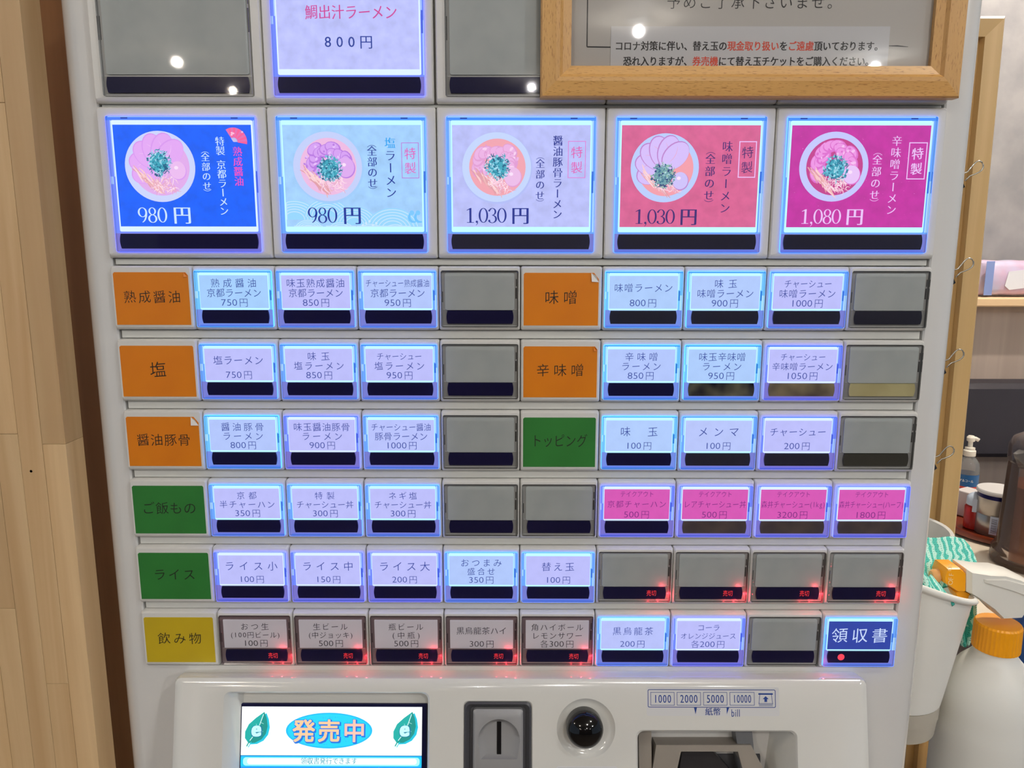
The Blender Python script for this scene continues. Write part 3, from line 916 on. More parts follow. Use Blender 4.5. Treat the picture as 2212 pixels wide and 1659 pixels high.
def poster2(b, D):
    X, Zv = card_uv(D); Rb = 0.0188
    wv = [(150, 215, 255), (140, 208, 255)]
    c = D['card']
    # overlapping wave fans along the foot of the card
    def arc(cx_, cz_, R_, n=9):
        pts = []
        for k in range(25):
            a = PI*k/24
            px, pz = cx_+R_*math.cos(a), cz_+R_*0.78*math.sin(a)
            pts.append((min(max(px, c[0]+.0003), c[1]-.0003), max(pz, c[2]+.0003)))
        return pts
    for cx_, cz_, R_ in ((X(.06), Zv(.93), .0135), (X(.30), Zv(.90), .0125), (X(.50), Zv(.98), .0125), (X(.78), Zv(1.03), .0150), (X(.16), Zv(1.05), .0085), (X(.40), Zv(1.08), .009), (X(.62), Zv(1.09), .0085), (X(.80), Zv(1.1), .009)):
        b.flat(arc(cx_, cz_, R_), wv[0])
        for q in range(5): b.line(arc(cx_, cz_, R_*(0.93-0.13*q)), 0.0005, (196, 228, 255))
    for cx_ in (.93, .975):
        b.line(stroke_curve(X(cx_)-0.002, Zv(.92), 0.008, 1.9, -1.6), 0.0016, (110, 195, 255), True); b.disc(X(cx_)-.0005, Zv(.86), .0013, .0013, (120, 200, 255), 14)
    for k in range(5): b.disc(X(.56+.025*k), Zv(.985-.02*(k % 3)), .0007, .0007, (205, 232, 255), 10)
    b.disc(X(.323), Zv(.415), Rb*1.03, Rb*1.02, (160, 205, 250), 48)
    bowl(b, X(.318), Zv(.405), Rb, (196, 208, 250), (238, 186, 226), ((214, 160, 242), (186, 120, 226), (230, 190, 250)), 'heap', (.52, -.02, 1.08, (222, 170, 240)), (.06, -.06, TEAL))
    N = (12, 44, 150)
    serif_price(b, '980 円', X(.36), Zv(.885), 0.0116, N, 0.0300)
    mincho(b, '（全部のせ）', X(.645), Zv(.15), Zv(.67), 0.0056, N)
    mincho(b, '塩ラーメン', X(.777), Zv(.115), Zv(.72), 0.0062, [(20, 160, 240), N, N, N, N], 0.014)
    boxed(b, X, Zv, .858, .984, .172, .52, '特製', (226, 92, 190), (190, 110, 215))
def poster3(b, D):
    X, Zv = card_uv(D); Rb = 0.0188
    b.disc(X(.326), Zv(.42), Rb*1.02, Rb*1.01, (178, 190, 246), 48)
    bowl(b, X(.322), Zv(.41), Rb, (196, 214, 252), (242, 164, 176), ((236, 178, 228), (226, 156, 212), (248, 208, 240)), 'heap', (.46, -.26, 1.02, (236, 188, 232)), (.02, .02, TEAL))
    N = (16, 40, 140)
    serif_price(b, '1,030 円', X(.33), Zv(.885), 0.0112, N, 0.0350)
    mincho(b, '（全部のせ）', X(.638), Zv(.27), Zv(.79), 0.0052, N)
    mincho(b, '醤油豚骨ラーメン', X(.765), Zv(.10), Zv(.925), 0.0056, N)
    boxed(b, X, Zv, .838, .966, .155, .515, '特製', (226, 92, 180), (226, 120, 210))
def poster4(b, D):
    X, Zv = card_uv(D); Rb = 0.0186
    bowl(b, X(.318), Zv(.415), Rb, (186, 206, 254), (244, 158, 170), ((214, 190, 250), (190, 130, 206), (236, 160, 190)), 'fan', (.46, -.36, .95, (206, 194, 250)), (-.04, -.22, TEALD))
    N = (52, 34, 112)
    serif_price(b, '1,030 円', X(.34), Zv(.895), 0.0110, N, 0.0345)
    mincho(b, '（全部のせ）', X(.645), Zv(.21), Zv(.80), 0.0058, N)
    mincho(b, '味噌ラーメン', X(.765), Zv(.145), Zv(.87), 0.0060, N, 0.013)
    boxed(b, X, Zv, .848, .975, .155, .51, '特製', (70, 40, 110), (236, 196, 250), 0.0005)
def poster5(b, D):
    X, Zv = card_uv(D); Rb = 0.0188
    for k in range(70): b.disc(X(random.uniform(.02, .98)), Zv(random.uniform(.03, .97)), random.uniform(.0001, .0003), random.uniform(.0001, .0002), random.choice([(232, 120, 205), (240, 150, 225), (214, 84, 178)]), 6)
    bowl(b, X(.318), Zv(.402), Rb, (196, 200, 254), (196, 60, 140), ((238, 150, 228), (222, 110, 206), (246, 190, 240)), 'heap', (.52, -.22, 1.0, (232, 196, 248)), (.04, -.06, TEAL))
    Wt = (236, 198, 250)
    serif_price(b, '1,080 円', X(.33), Zv(.892), 0.0110, Wt, 0.0345)
    mincho(b, '（全部のせ）', X(.625), Zv(.22), Zv(.79), 0.0056, Wt)
    mincho(b, '辛味噌ラーメン', X(.755), Zv(.095), Zv(.88), 0.0058, Wt, 0.013)
    boxed(b, X, Zv, .845, .978, .165, .525, '特製', Wt, Wt, 0.0005, True)
def poster0(b, D):
    X, Zv = card_uv(D)
    b.text('鯛出汁ラーメン', X(.525), Zv(.47), 0.0076, (206, 62, 150), width=0.0490, off=-0.004, slope=0.07, fat=(-.012, .012))
    b.text('800円', X(.50), Zv(.745), 0.0074, (24, 56, 150), width=0.0262, off=-0.002, slope=0.0, fat=(-.01, .01))
zt = Z0+BIGT[0]
darkbar = mat('charcoal_window', (40, 40, 58), 0.25)
button(BIG, -5*CW, zt, 'lit', 'deep blue ramen poster button priced 980 with a red fan', poster1, 'violet', None, (0, 96, 250))
button(BIG, -3*CW, zt, 'lit', 'pale blue salt ramen poster button with wave pattern, 980', poster2, 'blue', None, (162, 208, 253))
button(BIG, -1*CW, zt, 'lit', 'lavender pork-bone soy ramen poster button, 1,030', poster3, 'blue', darkbar, (186, 192, 248))
button(BIG, 1*CW, zt, 'lit', 'coral pink miso ramen poster button, 1,030', poster4, 'blue', darkbar, (216, 98, 146))
button(BIG, 3*CW, zt, 'lit', 'magenta spicy miso ramen poster button, 1,080', poster5, 'blue', darkbar, (196, 44, 160))
zt = Z0+BIGT[1]
button(BIG, -5*CW, zt, 'off', 'large blank unlit poster button, top left')
button(BIG, -3*CW, zt, 'lit', 'plain lavender poster button reading sea bream broth ramen 800', poster0, 'violet', None, (188, 194, 252), wdt=0.0912)
button(BIG, -1*CW, zt, 'off', 'large blank unlit poster button beside the oak frame')
button(BIG, 1*CW, zt, 'off', 'large blank poster button behind the oak frame')
button(BIG, 3*CW, zt, 'off', 'large blank poster button behind the oak frame, right')

# ---- console (leaning face with screen, coin slot, dome, bill slot)
TL = math.radians(14.5)
CO = Vector((0.0, -0.0118, 1.0565))
CM = Matrix.Translation(CO) @ Euler((-TL, 0, 0)).to_matrix().to_4x4()
CI = CM.inverted()
def con(px, py, depth=0.0):
    """photo point -> console face coordinates (x, z) at a depth behind the face"""
    c = CI @ CAM; d = (CI.to_3x3() @ (_F*FPX + _R2*(px-1106) + _U2*(829.5-py)))
    t = (depth-c.y)/d.y; q = c+d*t
    return q.x, q.z
cx0, cx1 = -0.2075, 0.2087
b = MB()
r = 0.0035
b.loft([rloop(cx0, cx1, -0.36, 0.0, r, 0.13, 6), rloop(cx0, cx1, -0.36, 0.0, r, 0.0035, 6), rloop(cx0+0.0008, cx1-0.0008, -0.3592, -0.0008, r, 0.0014, 6),
        rloop(cx0+0.003, cx1-0.003, -0.357, -0.003, r, 0.0, 6)], True, True)
cme = b.mesh('console')
cut = []
def taper_cut(x0, x1, z0, z1, dep, ins, r=0.004):
    q = MB()
    it, ib, il, ir = ins
    q.loft([rloop(x0+il, x1-ir, z0+ib, z1-it, r*0.7, dep, 5), rloop(x0+0.001, x1-0.001, z0+0.001, z1-0.001, r, 0.0012, 5), rloop(x0-0.0006, x1+0.0006, z0-0.0006, z1+0.0006, r, -0.0006, 5), rloop(x0-0.0006, x1+0.0006, z0-0.0006, z1+0.0006, r, -0.01, 5)], True, True)
    cut.append(fix(q.mesh('cut')))
sx0, sz1 = con(484, 1494); sx1, _ = con(928, 1494)
DS = 0.013
taper_cut(sx0, sx1, sz1-0.090, sz1, DS, (0.0035, 0.0035, 0.0075, 0.0015))
kx0, kz1 = con(1001, 1514); kx1, _ = con(1150, 1514)
taper_cut(kx0, kx1, kz1-0.062, kz1, 0.010, (0.0005, 0.0005, 0.0005, 0.0005), 0.003)
lx0, lz1 = con(1374, 1577); lx1, _ = con(1722, 1577)
taper_cut(lx0, lx1, lz1-0.075, lz1, 0.040, (0.001, 0.001, 0.0005, 0.012), 0.004)
dx_, dz_ = con(1266, 1574)
q = MB()
nn = 40
def circ(r_, y): return [(dx_+r_*math.cos(2*PI*k/nn), y, dz_+r_*math.sin(2*PI*k/nn)) for k in range(nn)]
q.loft([circ(0.0100, 0.0024), circ(0.0135, 0.0022), circ(0.0160, 0.0012), circ(0.0176, -0.0001), circ(0.0178, -0.01)], True, True)
cut.append(fix(q.mesh('cut')))
fix(cme)
cme2 = boolean_cut(cme, cut)
cme2.shade_smooth(); cme2.set_sharp_from_angle(angle=math.radians(32))
cme2.materials.clear(); cme2.materials.append(M['console'])
console = inst('console', cme2, machine, CM)

# display
x0, zt_ = con(515, 1520, DS-0.001); x1, _ = con(922, 1520, DS-0.001)
Sx = x1-x0
b = MB(); b.box(x0-0.0004, x1+0.0004, DS-0.0016, DS+0.004, zt_-0.080, zt_+0.0004, 0.0006); b.build('screen_bezel', mat('navy_bezel', (18, 20, 60), 0.2), console, CM)
def cs(px, py): return con(px, py, DS-0.0016)
gx0, gz1 = cs(523, 1526); gx1, _ = cs(912, 1526); _, gz0 = cs(700, 1632)
b = MB(); b.rect(gx0, gx1, gz1-0.072, gz1, (22, 150, 245))
M['display'] = printed('display_picture', 1.15); M['display'].cycles.emission_sampling = 'AUTO'
b.rect(gx0, gx1, gz0, gz1, (250, 255, 255))
b.line([(gx0, gz0), (gx1, gz0)], 0.0003, (20, 150, 160))
_, bz1 = cs(700, 1634); _, bz0 = cs(700, 1654)
b.flat([(p[0], p[2]) for p in rloop(gx0, gx1, bz0-0.0006, bz1, 0.001)], (0, 196, 250))
b.flat([(p[0], p[2]) for p in rloop(gx0+0.0015, gx1-0.0012, bz0, bz1-0.0006, 0.0018)], (170, 244, 255))
b.flat([(p[0], p[2]) for p in rloop(gx0+0.004, gx1-0.003, bz0+0.0008, bz1-0.0012, 0.0015)], (246, 255, 255))
ex, ez = cs(711, 1578)
b.disc(ex, ez, 0.0264, 0.0106, (0, 186, 240), 48); b.disc(ex, ez, 0.0252, 0.0098, (10, 206, 240), 48)
for k in range(46):
    a = random.uniform(0, 2*PI); rr = math.sqrt(random.random())*0.9
    px_, pz_ = ex+0.0245*rr*math.cos(a), ez+0.0094*rr*math.sin(a)
    b.line([(px_-.0012, pz_), (px_+.0006, pz_)], 0.00022, (0, 170, 226)); b.line([(px_, pz_-.0007), (px_, pz_+.0006)], 0.0002, (60, 220, 246))
for j in range(3):
    em = 0.0140; chx = ex+(j-1)*0.0154
    b.up(); b.glyph('発売中'[j], chx+0.0006, ez-0.0006, em, (10, 110, 214), off=0.0, fat=(-.045, -.02, 0, .02, .045), fatz=(-.045, 0, .045))
    b.up(); b.up(); b.up(); b.glyph('発売中'[j], chx, ez, em, (0, 120, 220), off=0.0, fat=(-.04, -.02, 0, .02, .04), fatz=(-.04, -.02, .02, .04))
    b.up(); b.up(); b.up(); b.glyph('発売中'[j], chx, ez, em, (255, 196, 150) if j < 2 else (255, 190, 170), off=0.0, fat=(-.018, 0, .018), fatz=(-.018, 0, .018))
tx, tz = cs(711, 1643)
b.text('領収書発行できます', tx, tz, 0.0042, (30, 150, 170), width=0.0345, off=-0.006, fat=(-.012, .012))
def leaf(px, py):
    lx, lz = cs(px, py)
    def L(pts, c, dx=0, dz=0): b.flat([(lx+(x+dx)*0.000122, lz+(z+dz)*0.000122) for x, z in pts], c)
    shape = [(34, 92), (46, 62), (52, 22), (44, -14), (22, -42), (-10, -58), (-42, -60), (-60, -36), (-60, -4), (-42, 32), (-8, 62)]
    L(shape, (0, 190, 214), 11, -6); L(shape, (0, 140, 130))
    L([(-42, -60), (-60, -36), (-60, -4), (-42, 32), (-8, 62), (34, 92), (10, 20), (-20, -30)], (0, 168, 160))
    b.line([(lx+x*.000122, lz+z*.000122) for x, z in ((30, 80), (12, 30), (-14, -20), (-42, -56), (-58, -88))], 0.0004, (215, 250, 248))
    b.line([(lx-.0044, lz-.0058), (lx-.0062, lz-.0092)], 0.0007, (0, 160, 150)); b.line([(lx-.0034, lz-.0066), (lx-.0052, lz-.0098)], 0.0005, (0, 200, 214))
    for x1_, z1_, x2_, z2_ in ((16, 40, 32, 34), (2, 8, 30, -4), (2, 8, -6, 34), (-16, -24, -30, -4)):
        b.line([(lx+x1_*.000122, lz+z1_*.000122), (lx+x2_*.000122, lz+z2_*.000122)], 0.0002, (190, 244, 240))
    b.up(); b.glyph('e', lx-.0004, lz+.0012, 0.0125, (0, 120, 150), fat=(-.08, -.04, 0, .04, .1), fatz=(-.05, 0, .05), slope=.12)
    b.up(); b.up(); b.up(); b.glyph('e', lx-.0005, lz+.0013, 0.0125, (190, 250, 255), fat=(-.04, 0, .04), fatz=(-.03, 0, .03), slope=.12)
leaf(556, 1578); leaf(876, 1578)
b.build('display_picture', M['display'], console, CM @ Matrix.Translation((0, DS-0.0017, 0)))

# coin slot
b = MB(); b.loft([rloop(kx0+.0006, kx1-.0006, kz1-.0612, kz1-.0006, .003, .0099), rloop(kx0+.0006, kx1-.0006, kz1-.0612, kz1-.0006, .003, -.0002), rloop(kx0+.0016, kx1-.0016, kz1-.060, kz1-.0016, .003, -.0010),
     rloop(kx0+.0042, kx1-.0042, kz1-.058, kz1-.0042, .002, .0022)], True, True)
coin = b.build('coin_slot', M['g3'], console, CM, 40)
px0, pz1 = con(1022, 1530); px1, _ = con(1130, 1530)
b = MB(); b.loft([rloop(px0, px1, pz1-.05, pz1, .002, .003), rloop(px0, px1, pz1-.05, pz1, .002, -.0012), rloop(px0+.0012, px1-.0012, pz1-.049, pz1-.0024, .0015, -.0024)], False, True)
pl = b.mesh('coin_plate'); pl = fix(pl)
mx_, mz_ = con(1078, 1597)
q = MB()
def bell(wd, h0, h1, y, n=24):
    pts = [(mx_+wd*0.86, mz_-h0), ]
    for k in range(n+1):
        a = PI*k/n; pts.append((mx_+wd*math.cos(a), mz_+(h1-wd)+wd*math.sin(a)))
    pts.append((mx_-wd*0.86, mz_-h0)); return [(x, y, z) for x, z in pts]
q.loft([bell(0.0085, 0.0085, 0.0100, 0.0005), bell(0.0124, 0.0105, 0.0124, -0.0023), bell(0.0126, 0.0106, 0.0126, -0.006)], True, True)
pl2 = boolean_cut(pl, [fix(q.mesh('cut'))])
pl2.shade_smooth(); pl2.set_sharp_from_angle(angle=math.radians(48)); pl2.materials.clear(); pl2.materials.append(M['g1'])
inst('coin_plate', pl2, coin, CM)
b = MB(); b.box(mx_-.0013, mx_+.0013, .0002, .0006, mz_-.0106, mz_+.0108); b.build('coin_slit', M['black'], coin, CM)

# dome
b = MB()
dx_, dz_ = con(1264, 1577, -0.006)
prof = [(0.0109, 0.0028), (0.0109, -0.0045)]
for k in range(1, 13):
    a = PI/2*k/12; prof.append((0.0109*math.cos(a)+1e-5, -0.0045-0.0080*math.sin(a)))
loops = [[(dx_+r_*math.cos(2*PI*k/40), y, dz_+r_*math.sin(2*PI*k/40)) for k in range(40)] for r_, y in prof]
b.loft(loops, True, True)
me = fix(b.mesh('call_button', 50)); me.materials.append(M['gloss_black']); inst('round_button', me, console, CM)

# bill slot interior
bw = lx1-lx0
b = MB(); b.box(lx0+.0008, lx1-.0128, .030, .0395, lz1-.0735, lz1-.0012, .0005); bill = b.build('bill_slot', M['g3'], console, CM)
b = MB(); b.prism([(lx0+.0045, lz1-.07), (lx0+.012, lz1-.07), (lx0+.0118, lz1-.0015), (lx0+.0040, lz1-.0015)], .016, .031); b.build('guide_wall', M['warmgrey'], bill, CM)
b = MB(); b.prism([(lx1-.024, lz1-.07), (lx1-.0165, lz1-.07), (lx1-.0225, lz1-.0015), (lx1-.0330, lz1-.0015)], .016, .031); b.build('guide_wall', M['g2'], bill, CM)
def bs(px, py, d): return con(px, py, d)
hp = [bs(*p, .018) for p in ((1415, 1604), (1618, 1604), (1650, 1665), (1650, 1700), (1400, 1700), (1410, 1640))]
inner = [bs(*p, .018) for p in ((1450, 1700), (1468, 1618), (1590, 1618), (1612, 1700))]
b = MB(); b.prism([hp[5], hp[4], inner[0], inner[1], inner[2], inner[3], hp[3], hp[2], hp[1], hp[0]][::-1], .014, .030)
b.build('bill_mouth', M['warmgrey'], bill, CM)
b = MB(); b.prism([bs(*p, .022) for p in ((1460, 1700), (1472, 1622), (1540, 1622), (1580, 1665), (1600, 1700))], .020, .030); b.build('bill_flap', mat('dark_flap', (44, 42, 44), 0.3), bill, CM)

# denomination sticker
BL = (24, 62, 140)
b = MB()
def cp(px, py): return con(px, py)
x0, z1 = cp(1396, 1484); x1, z0 = cp(1684, 1547)
b.flat([(p[0], p[2]) for p in rloop(x0, x1, z0, z1, 0.0012)], (216, 216, 216))
x0, z1 = cp(1399, 1489); x1, z0 = cp(1676, 1529)
b.flat([(p[0], p[2]) for p in rloop(x0, x1, z0, z1, 0.0009)], BL); b.flat([(p[0], p[2]) for p in rloop(x0+.0004, x1-.0004, z0+.0004, z1-.0004, 0.0006)], (216, 216, 216))
for a0, a1, t in ((1405, 1457, '1000'), (1462, 1514, '2000'), (1519, 1571, '5000'), (1576, 1630, '10000')):
    x0, z1 = cp(a0, 1495); x1, z0 = cp(a1, 1524)
    b.ring(x0, x1, z0, z1, 0.00028, BL); b.text(t, (x0+x1)/2, (z0+z1)/2, 0.0066, BL, width=(x1-x0)*0.76, off=0.0, fat=(-.012, .012))
x0, z1 = cp(1638, 1497); x1, z0 = cp(1670, 1525)
b.rect(x0, x1, z1-.0010, z1-.0001, BL)
b.line([(x0+.001, z1), (x0+.0002, z0+.001)], .0003, BL); b.line([(x1-.001, z1), (x1-.0002, z0+.001)], .0003, BL)
for k in range(4): b.line([(x0+.0002, z0+.0005*k), (x1-.0002, z0+.0005*k)], .00022, BL)
xm = (x0+x1)/2
b.flat([(xm-.0008, z1-.0052), (xm+.0008, z1-.0052), (xm+.0008, z1-.0035), (xm+.0018, z1-.0035), (xm, z1-.0018), (xm-.0018, z1-.0035), (xm-.0008, z1-.0035)], BL)
a = cp(1499, 1528); b.flat([(a[0]+.0009, a[1]-.0040), (a[0]+.0018, a[1]), (a[0], a[1])], BL)
a = cp(1568, 1528); b.flat([(a[0]+.0004, a[1]-.0040), (a[0]+.0020, a[1]), (a[0]+.0004, a[1])], BL)
a = cp(1540, 1537); b.text('紙幣', a[0], a[1], .0048, BL, width=.0094, off=0, fat=(-.012, .012))
a = cp(1589, 1540); b.text('bill', a[0], a[1], .0062, BL, width=.0056, off=0)
b.build('denomination_sticker', M['ink'], console, CM @ Matrix.Translation((0, -0.00002, 0)))
x0, z1 = cp(1202, 1655); x1, z0 = cp(1334, 1700)
b = MB(); b.flat([(p[0], p[2]) for p in rloop(x0, x1, z0, z1, .0012)], (222, 222, 222)); b.ring(x0+.001, x1-.001, z0+.001, z1-.001, .0002, (150, 150, 155)); b.build('small_notice_sticker', M['ink'], console, CM)

# ------------------------------------------------------------------ oak notice frame
fr = thing('picture_frame', 'oak wood frame holding a white notice, hung over the machine upper right', 'picture frame', (0.117, -0.01, 1.386))
fx0, fx1, fz0, fz1 = 0.0100, 0.2302, 1.3882, 1.66
mw = 0.0160
prof = [(0.0, -0.0022), (0.0, -0.0085), (0.0008, -0.0096), (0.0080, -0.0108), (0.0100, -0.0108), (0.0116, -0.0092), (mw, -0.0080), (mw, -0.0050), (0.012, -0.0022)]
def rail_mesh(p0, p1, inn):
    """mitred moulding between two outer corners; inn = unit vectors towards the opening at each end"""
    b = MB()
    A_, B_ = [], []
    for d, y in prof:
        A_.append((p0[0]+inn[0][0]*d, y, p0[1]+inn[0][1]*d)); B_.append((p1[0]+inn[1][0]*d, y, p1[1]+inn[1][1]*d))
    b.loft([A_, B_], True, True)
    return fix(b.mesh('frame_rail'))
for p0, p1, inn, mt in (((fx0, fz0), (fx1, fz0), ((1, 1), (-1, 1)), 'oakx'), ((fx1, fz0), (fx1, fz1), ((-1, 1), (-1, -1)), 'oak'),
                        ((fx1, fz1), (fx0, fz1), ((-1, -1), (1, -1)), 'oakx'), ((fx0, fz1), (fx0, fz0), ((1, -1), (1, 1)), 'oak')):
    me = rail_mesh(p0, p1, inn); me.materials.append(M[mt]); inst('frame_rail', me, fr)
ix0, ix1, iz0, iz1 = fx0+mw-.002, fx1-mw+.002, fz0+mw-.002, fz1-mw+.002
b = MB(); b.box(ix0, ix1, -0.0040, -0.0028, iz0, iz1); nt_ = b.build('notice_sheet', mat('notice_paper', (208, 204, 198), 0.55), fr)
yN = -0.0042
def fp(px, py): p = at(px, py, yN); return p.x, p.z
K = (30, 28, 30)
b = MB()
a0, a1, a2 = fp(1270, -60), fp(1268, 101), fp(1330, 102)
b.line([a0, a1], .0006, K); b.line([a1, a2], .0006, K)
a0, a1 = fp(1915, 99), fp(1962, 101); b.line([a0, ((a0[0]+a1[0])/2, a0[1]), a1], .0006, K, True)
x0, z1 = fp(1440, 4); x1, _ = fp(1818, 4)
b.text('予めご了承下さいませ。', (x0+x1)/2, z1, 0.0074, K, width=x1-x0, off=-0.006, slope=0.0)
b.build('lettering', M['ink'], nt_, T(0, -0.0041, 0))
x0, z1 = fp(1320, 57); x1, _ = fp(1923, 57)
b = MB(); b.box(x0, x1, -0.0045, -0.0042, iz0, z1); slip = b.build('paper_slip', mat('slip_paper', (222, 222, 224), 0.5), fr)
RD = (238, 84, 56)
t1 = 'コロナ対策に伴い、替え玉の現金取り扱いをご遠慮頂いております。'
c1 = [RD if (13 <= i < 19 or 20 <= i < 23) else K for i in range(len(t1))]
t2 = '恐れ入りますが、券売機にて替え玉チケットをご購入ください。'
c2 = [RD if 8 <= i < 11 else K for i in range(len(t2))]
b = MB()
yN = -0.0046
x0, z1 = fp(1328, 99); x1, _ = fp(1908, 99); b.text(t1, (x0+x1)/2, z1, .0050, c1, width=x1-x0, off=0, fat=(-.025, 0, .025), fatz=(-.01, .01))
x0, z1 = fp(1346, 132); x1, _ = fp(1888, 132); b.text(t2, (x0+x1)/2, z1, .0050, c2, width=x1-x0, off=0, fat=(-.025, 0, .025), fatz=(-.01, .01))
b.build('lettering', M['ink'], slip, T(0, -0.00455, 0))
b = MB(); b.box(ix0, ix1, -0.0068, -0.0058, iz0, iz1); b.build('glazing', M['glass'], fr)

# ------------------------------------------------------------------ sign board beside the machine
sg = thing('sign_board', 'tall pine framed sign stand behind the right side of the machine', 'sign stand', (0.2, 0.3, 0))
Lb = 0.018
SG = Matrix.Translation((0, 0.286, 1.10)) @ Euler((-Lb, 0, 0)).to_matrix().to_4x4()
so1, si1 = 0.4245, 0.4065
zt_s, zb_s = 0.409, -1.095
def sgr(pts, name, mt, y0=-0.012, y1=0.012):
    b = MB(); b.prism(pts, y0, y1); return b.build(name, mt, sg, SG)
L0, L1 = -0.10, so1
sprof = [(0.0, 0.012), (0.0, -0.008), (0.003, -0.012), (0.018, -0.012), (0.018, -0.004), (0.026, -0.004), (0.026, 0.012)]
def srail(p0, p1, inn, mt):
    b = MB()
    b.loft([[(p0[0]+inn[0][0]*d, y, p0[1]+inn[0][1]*d) for d, y in sprof], [(p1[0]+inn[1][0]*d, y, p1[1]+inn[1][1]*d) for d, y in sprof]], True, True)
    me = fix(b.mesh('frame_rail')); me.materials.append(mt); inst('frame_rail', me, sg, SG)
pinex = wood('sign_pine_level', (216, 178, 112), (196, 156, 90), 'x', 0.5, 0.42, 0.9)
srail((L1, zb_s), (L1, zt_s), ((-1, 1), (-1, -1)), M['pine2'])
srail((L1, zt_s), (L0, zt_s), ((-1, -1), (1, -1)), pinex)
srail((L0, zt_s), (L0, zb_s), ((1, -1), (1, 1)), M['pine2'])
srail((L0, zb_s), (L1, zb_s), ((1, 1), (-1, 1)), pinex)
b = MB(); b.box(L0+.02, L1-.02, 0.004, 0.009, zb_s+.02, zt_s-.02); b.build('board_panel', mat('sign_panel', (120, 108, 104), 0.5), sg, SG)
b = MB(); b.box(L0+.04, L1-.030, -0.0010, 0.0035, -0.30, 0.318); b.build('clipped_sheet', mat('pale_sheet', (190, 190, 205), 0.5), sg, SG)
b = MB(); b.box(L1-.0292, L1-.0262, -0.0030, 0.0035, -1.0, 0.235); b.build('inner_batten', M['pine_dark'], sg, SG)

# binder clips on the sheet's edge
def clip(px, py, label):
    p = at(px-4, py, 0.262)
    t = thing('binder_clip', label, 'clip', (p.x, p.y, p.z), 'binder clips on the sign stand')
    W = Matrix.Translation(p+Vector((-0.0015, 0, -0.006)))
    b = MB()
    # black spring body: triangular channel gripping the sheet
    b.loft([[(-0.016, -0.0075, z), (0.0035, 0.0, z), (-0.016, 0.0075, z), (-0.018, 0.006, z), (-0.002, 0.0, z), (-0.018, -0.006, z)] for z in (-0.0040, 0.0050)], True, True)
    me = fix(b.mesh('clip_body')); me.materials.append(M['black']); inst('clip_body', me, t, W @ Euler((0, -0.5, 0)).to_matrix().to_4x4())
    for sgn in (-1, 1):
        tilt = -0.62 if sgn < 0 else 2.9
        b = MB()
        y0 = sgn*0.003
        path = []
        base = [(0.0, 0.0035), (0.005, 0.0020), (0.0085, 0.0032), (0.0125, 0.0046), (0.0150, 0.0050), (0.0168, 0.0046), (0.0180, 0.0034), (0.0186, 0.0014), (0.0184, -0.0008), (0.0174, -0.0026), (0.0155, -0.0038), (0.0125, -0.0040), (0.0085, -0.0032), (0.005, -0.0022), (0.0, -0.0035)]
        for i, (u, v) in enumerate(base):
            path.append((u*1.06, y0*0.3+sgn*0.0008, v*1.0))
        # round the loop by subdividing
        P2 = []
        for i in range(len(path)-1):
            for s_ in (0, 0.5): P2.append(tuple(path[i][k]*(1-s_)+path[i+1][k]*s_ for k in range(3)))
        P2.append(path[-1])
        b.tube(P2, 0.00065, 6)
        me = b.mesh('clip_handle', True); me.materials.append(M['steel'])
        inst('clip_handle', me, t, Matrix.Translation(p) @ Euler((0.0, tilt, 0)).to_matrix().to_4x4())
clip(2082, 384, 'topmost binder clip, beside the magenta poster button')
clip(2062, 592, 'second binder clip from the top, beside the first row of small buttons')
clip(2042, 787, 'third binder clip from the top, on the machine right edge')
clip(2022, 994, 'lowest binder clip, level with the sanitizer bottle')

# ------------------------------------------------------------------ cups, cloth, sprayer at the machine's side
cupm = mat('white_paper_cup', (238, 237, 230), 0.4)
cx_, cy_ = 0.3020, 0.135
hold = thing('cup_holder', 'translucent grey cup holder under the white cup at the machine side', 'cup holder', (cx_, cy_, 0.93))
b = MB(); b.lathe([(0.0310, 0.9335), (0.0325, 0.9325), (0.0338, 0.946), (0.0342, 0.9462), (0.0346, 0.958), (0.0330, 0.9582), (0.0310, 0.937)], cx_, cy_, 40, cap0=True, cap1=True)
b.build('holder_ring', mat('frosted_grey_plastic', (186, 180, 166), 0.35), hold, None, 50)
b = MB(); b.box(0.2492, 0.270, cy_-0.012, cy_+0.012, 0.9345, 0.957, 0.001); b.build('mounting_bracket', M['g1'], hold)
cup = thing('paper_cup', 'white cup stuffed with teal cloths in the holder beside the machine', 'cup', (cx_, cy_, 0.95))
rimf = lambda x, y, z: (-(x-cx_)*0.34-(y-cy_)*0.10)*max(0, (z-0.96)/0.1)
b = MB(); b.lathe([(0.0330, 0.9585), (0.0348, 0.9588), (0.0362, 0.968), (0.0485, 1.058), (0.0500, 1.0575), (0.0508, 1.0600), (0.0500, 1.0620), (0.0480, 1.0605), (0.0345, 0.966), (0.0325, 0.962)], cx_, cy_, 48, zf=rimf)
b.build('cup_body', cupm, cup, None, 50)
b = MB()
for i, lz_ in enumerate((0,)):
    b.lathe([(0.0485, 1.0570), (0.0510, 1.0580), (0.0520, 1.0600), (0.0510, 1.0622), (0.0490, 1.0625)], cx_, cy_, 48, zf=rimf, cap0=False, cap1=False)
b.build('rolled_rim', cupm, cup, None, True)
sh = thing('side_shelf', 'small white shelf bracket on the machine side holding the rear tub', 'shelf', (0.28, 0.215, 0.95))
b = MB(); b.box(0.2492, 0.385, 0.194, 0.264, 0.950, 0.956, 0.001); b.build('shelf_plate', M['white'], sh)
b = MB(); b.prism([(0.2492, 0.90), (0.2560, 0.90), (0.33, 0.950), (0.2492, 0.950)], 0.215, 0.220); b.build('gusset', M['white'], sh)
tub = thing('white_tub', 'round white tub with a rolled rim behind the cloth', 'tub', (0.3445, 0.228, 0.957))
tx_, ty_ = 0.3375, 0.228
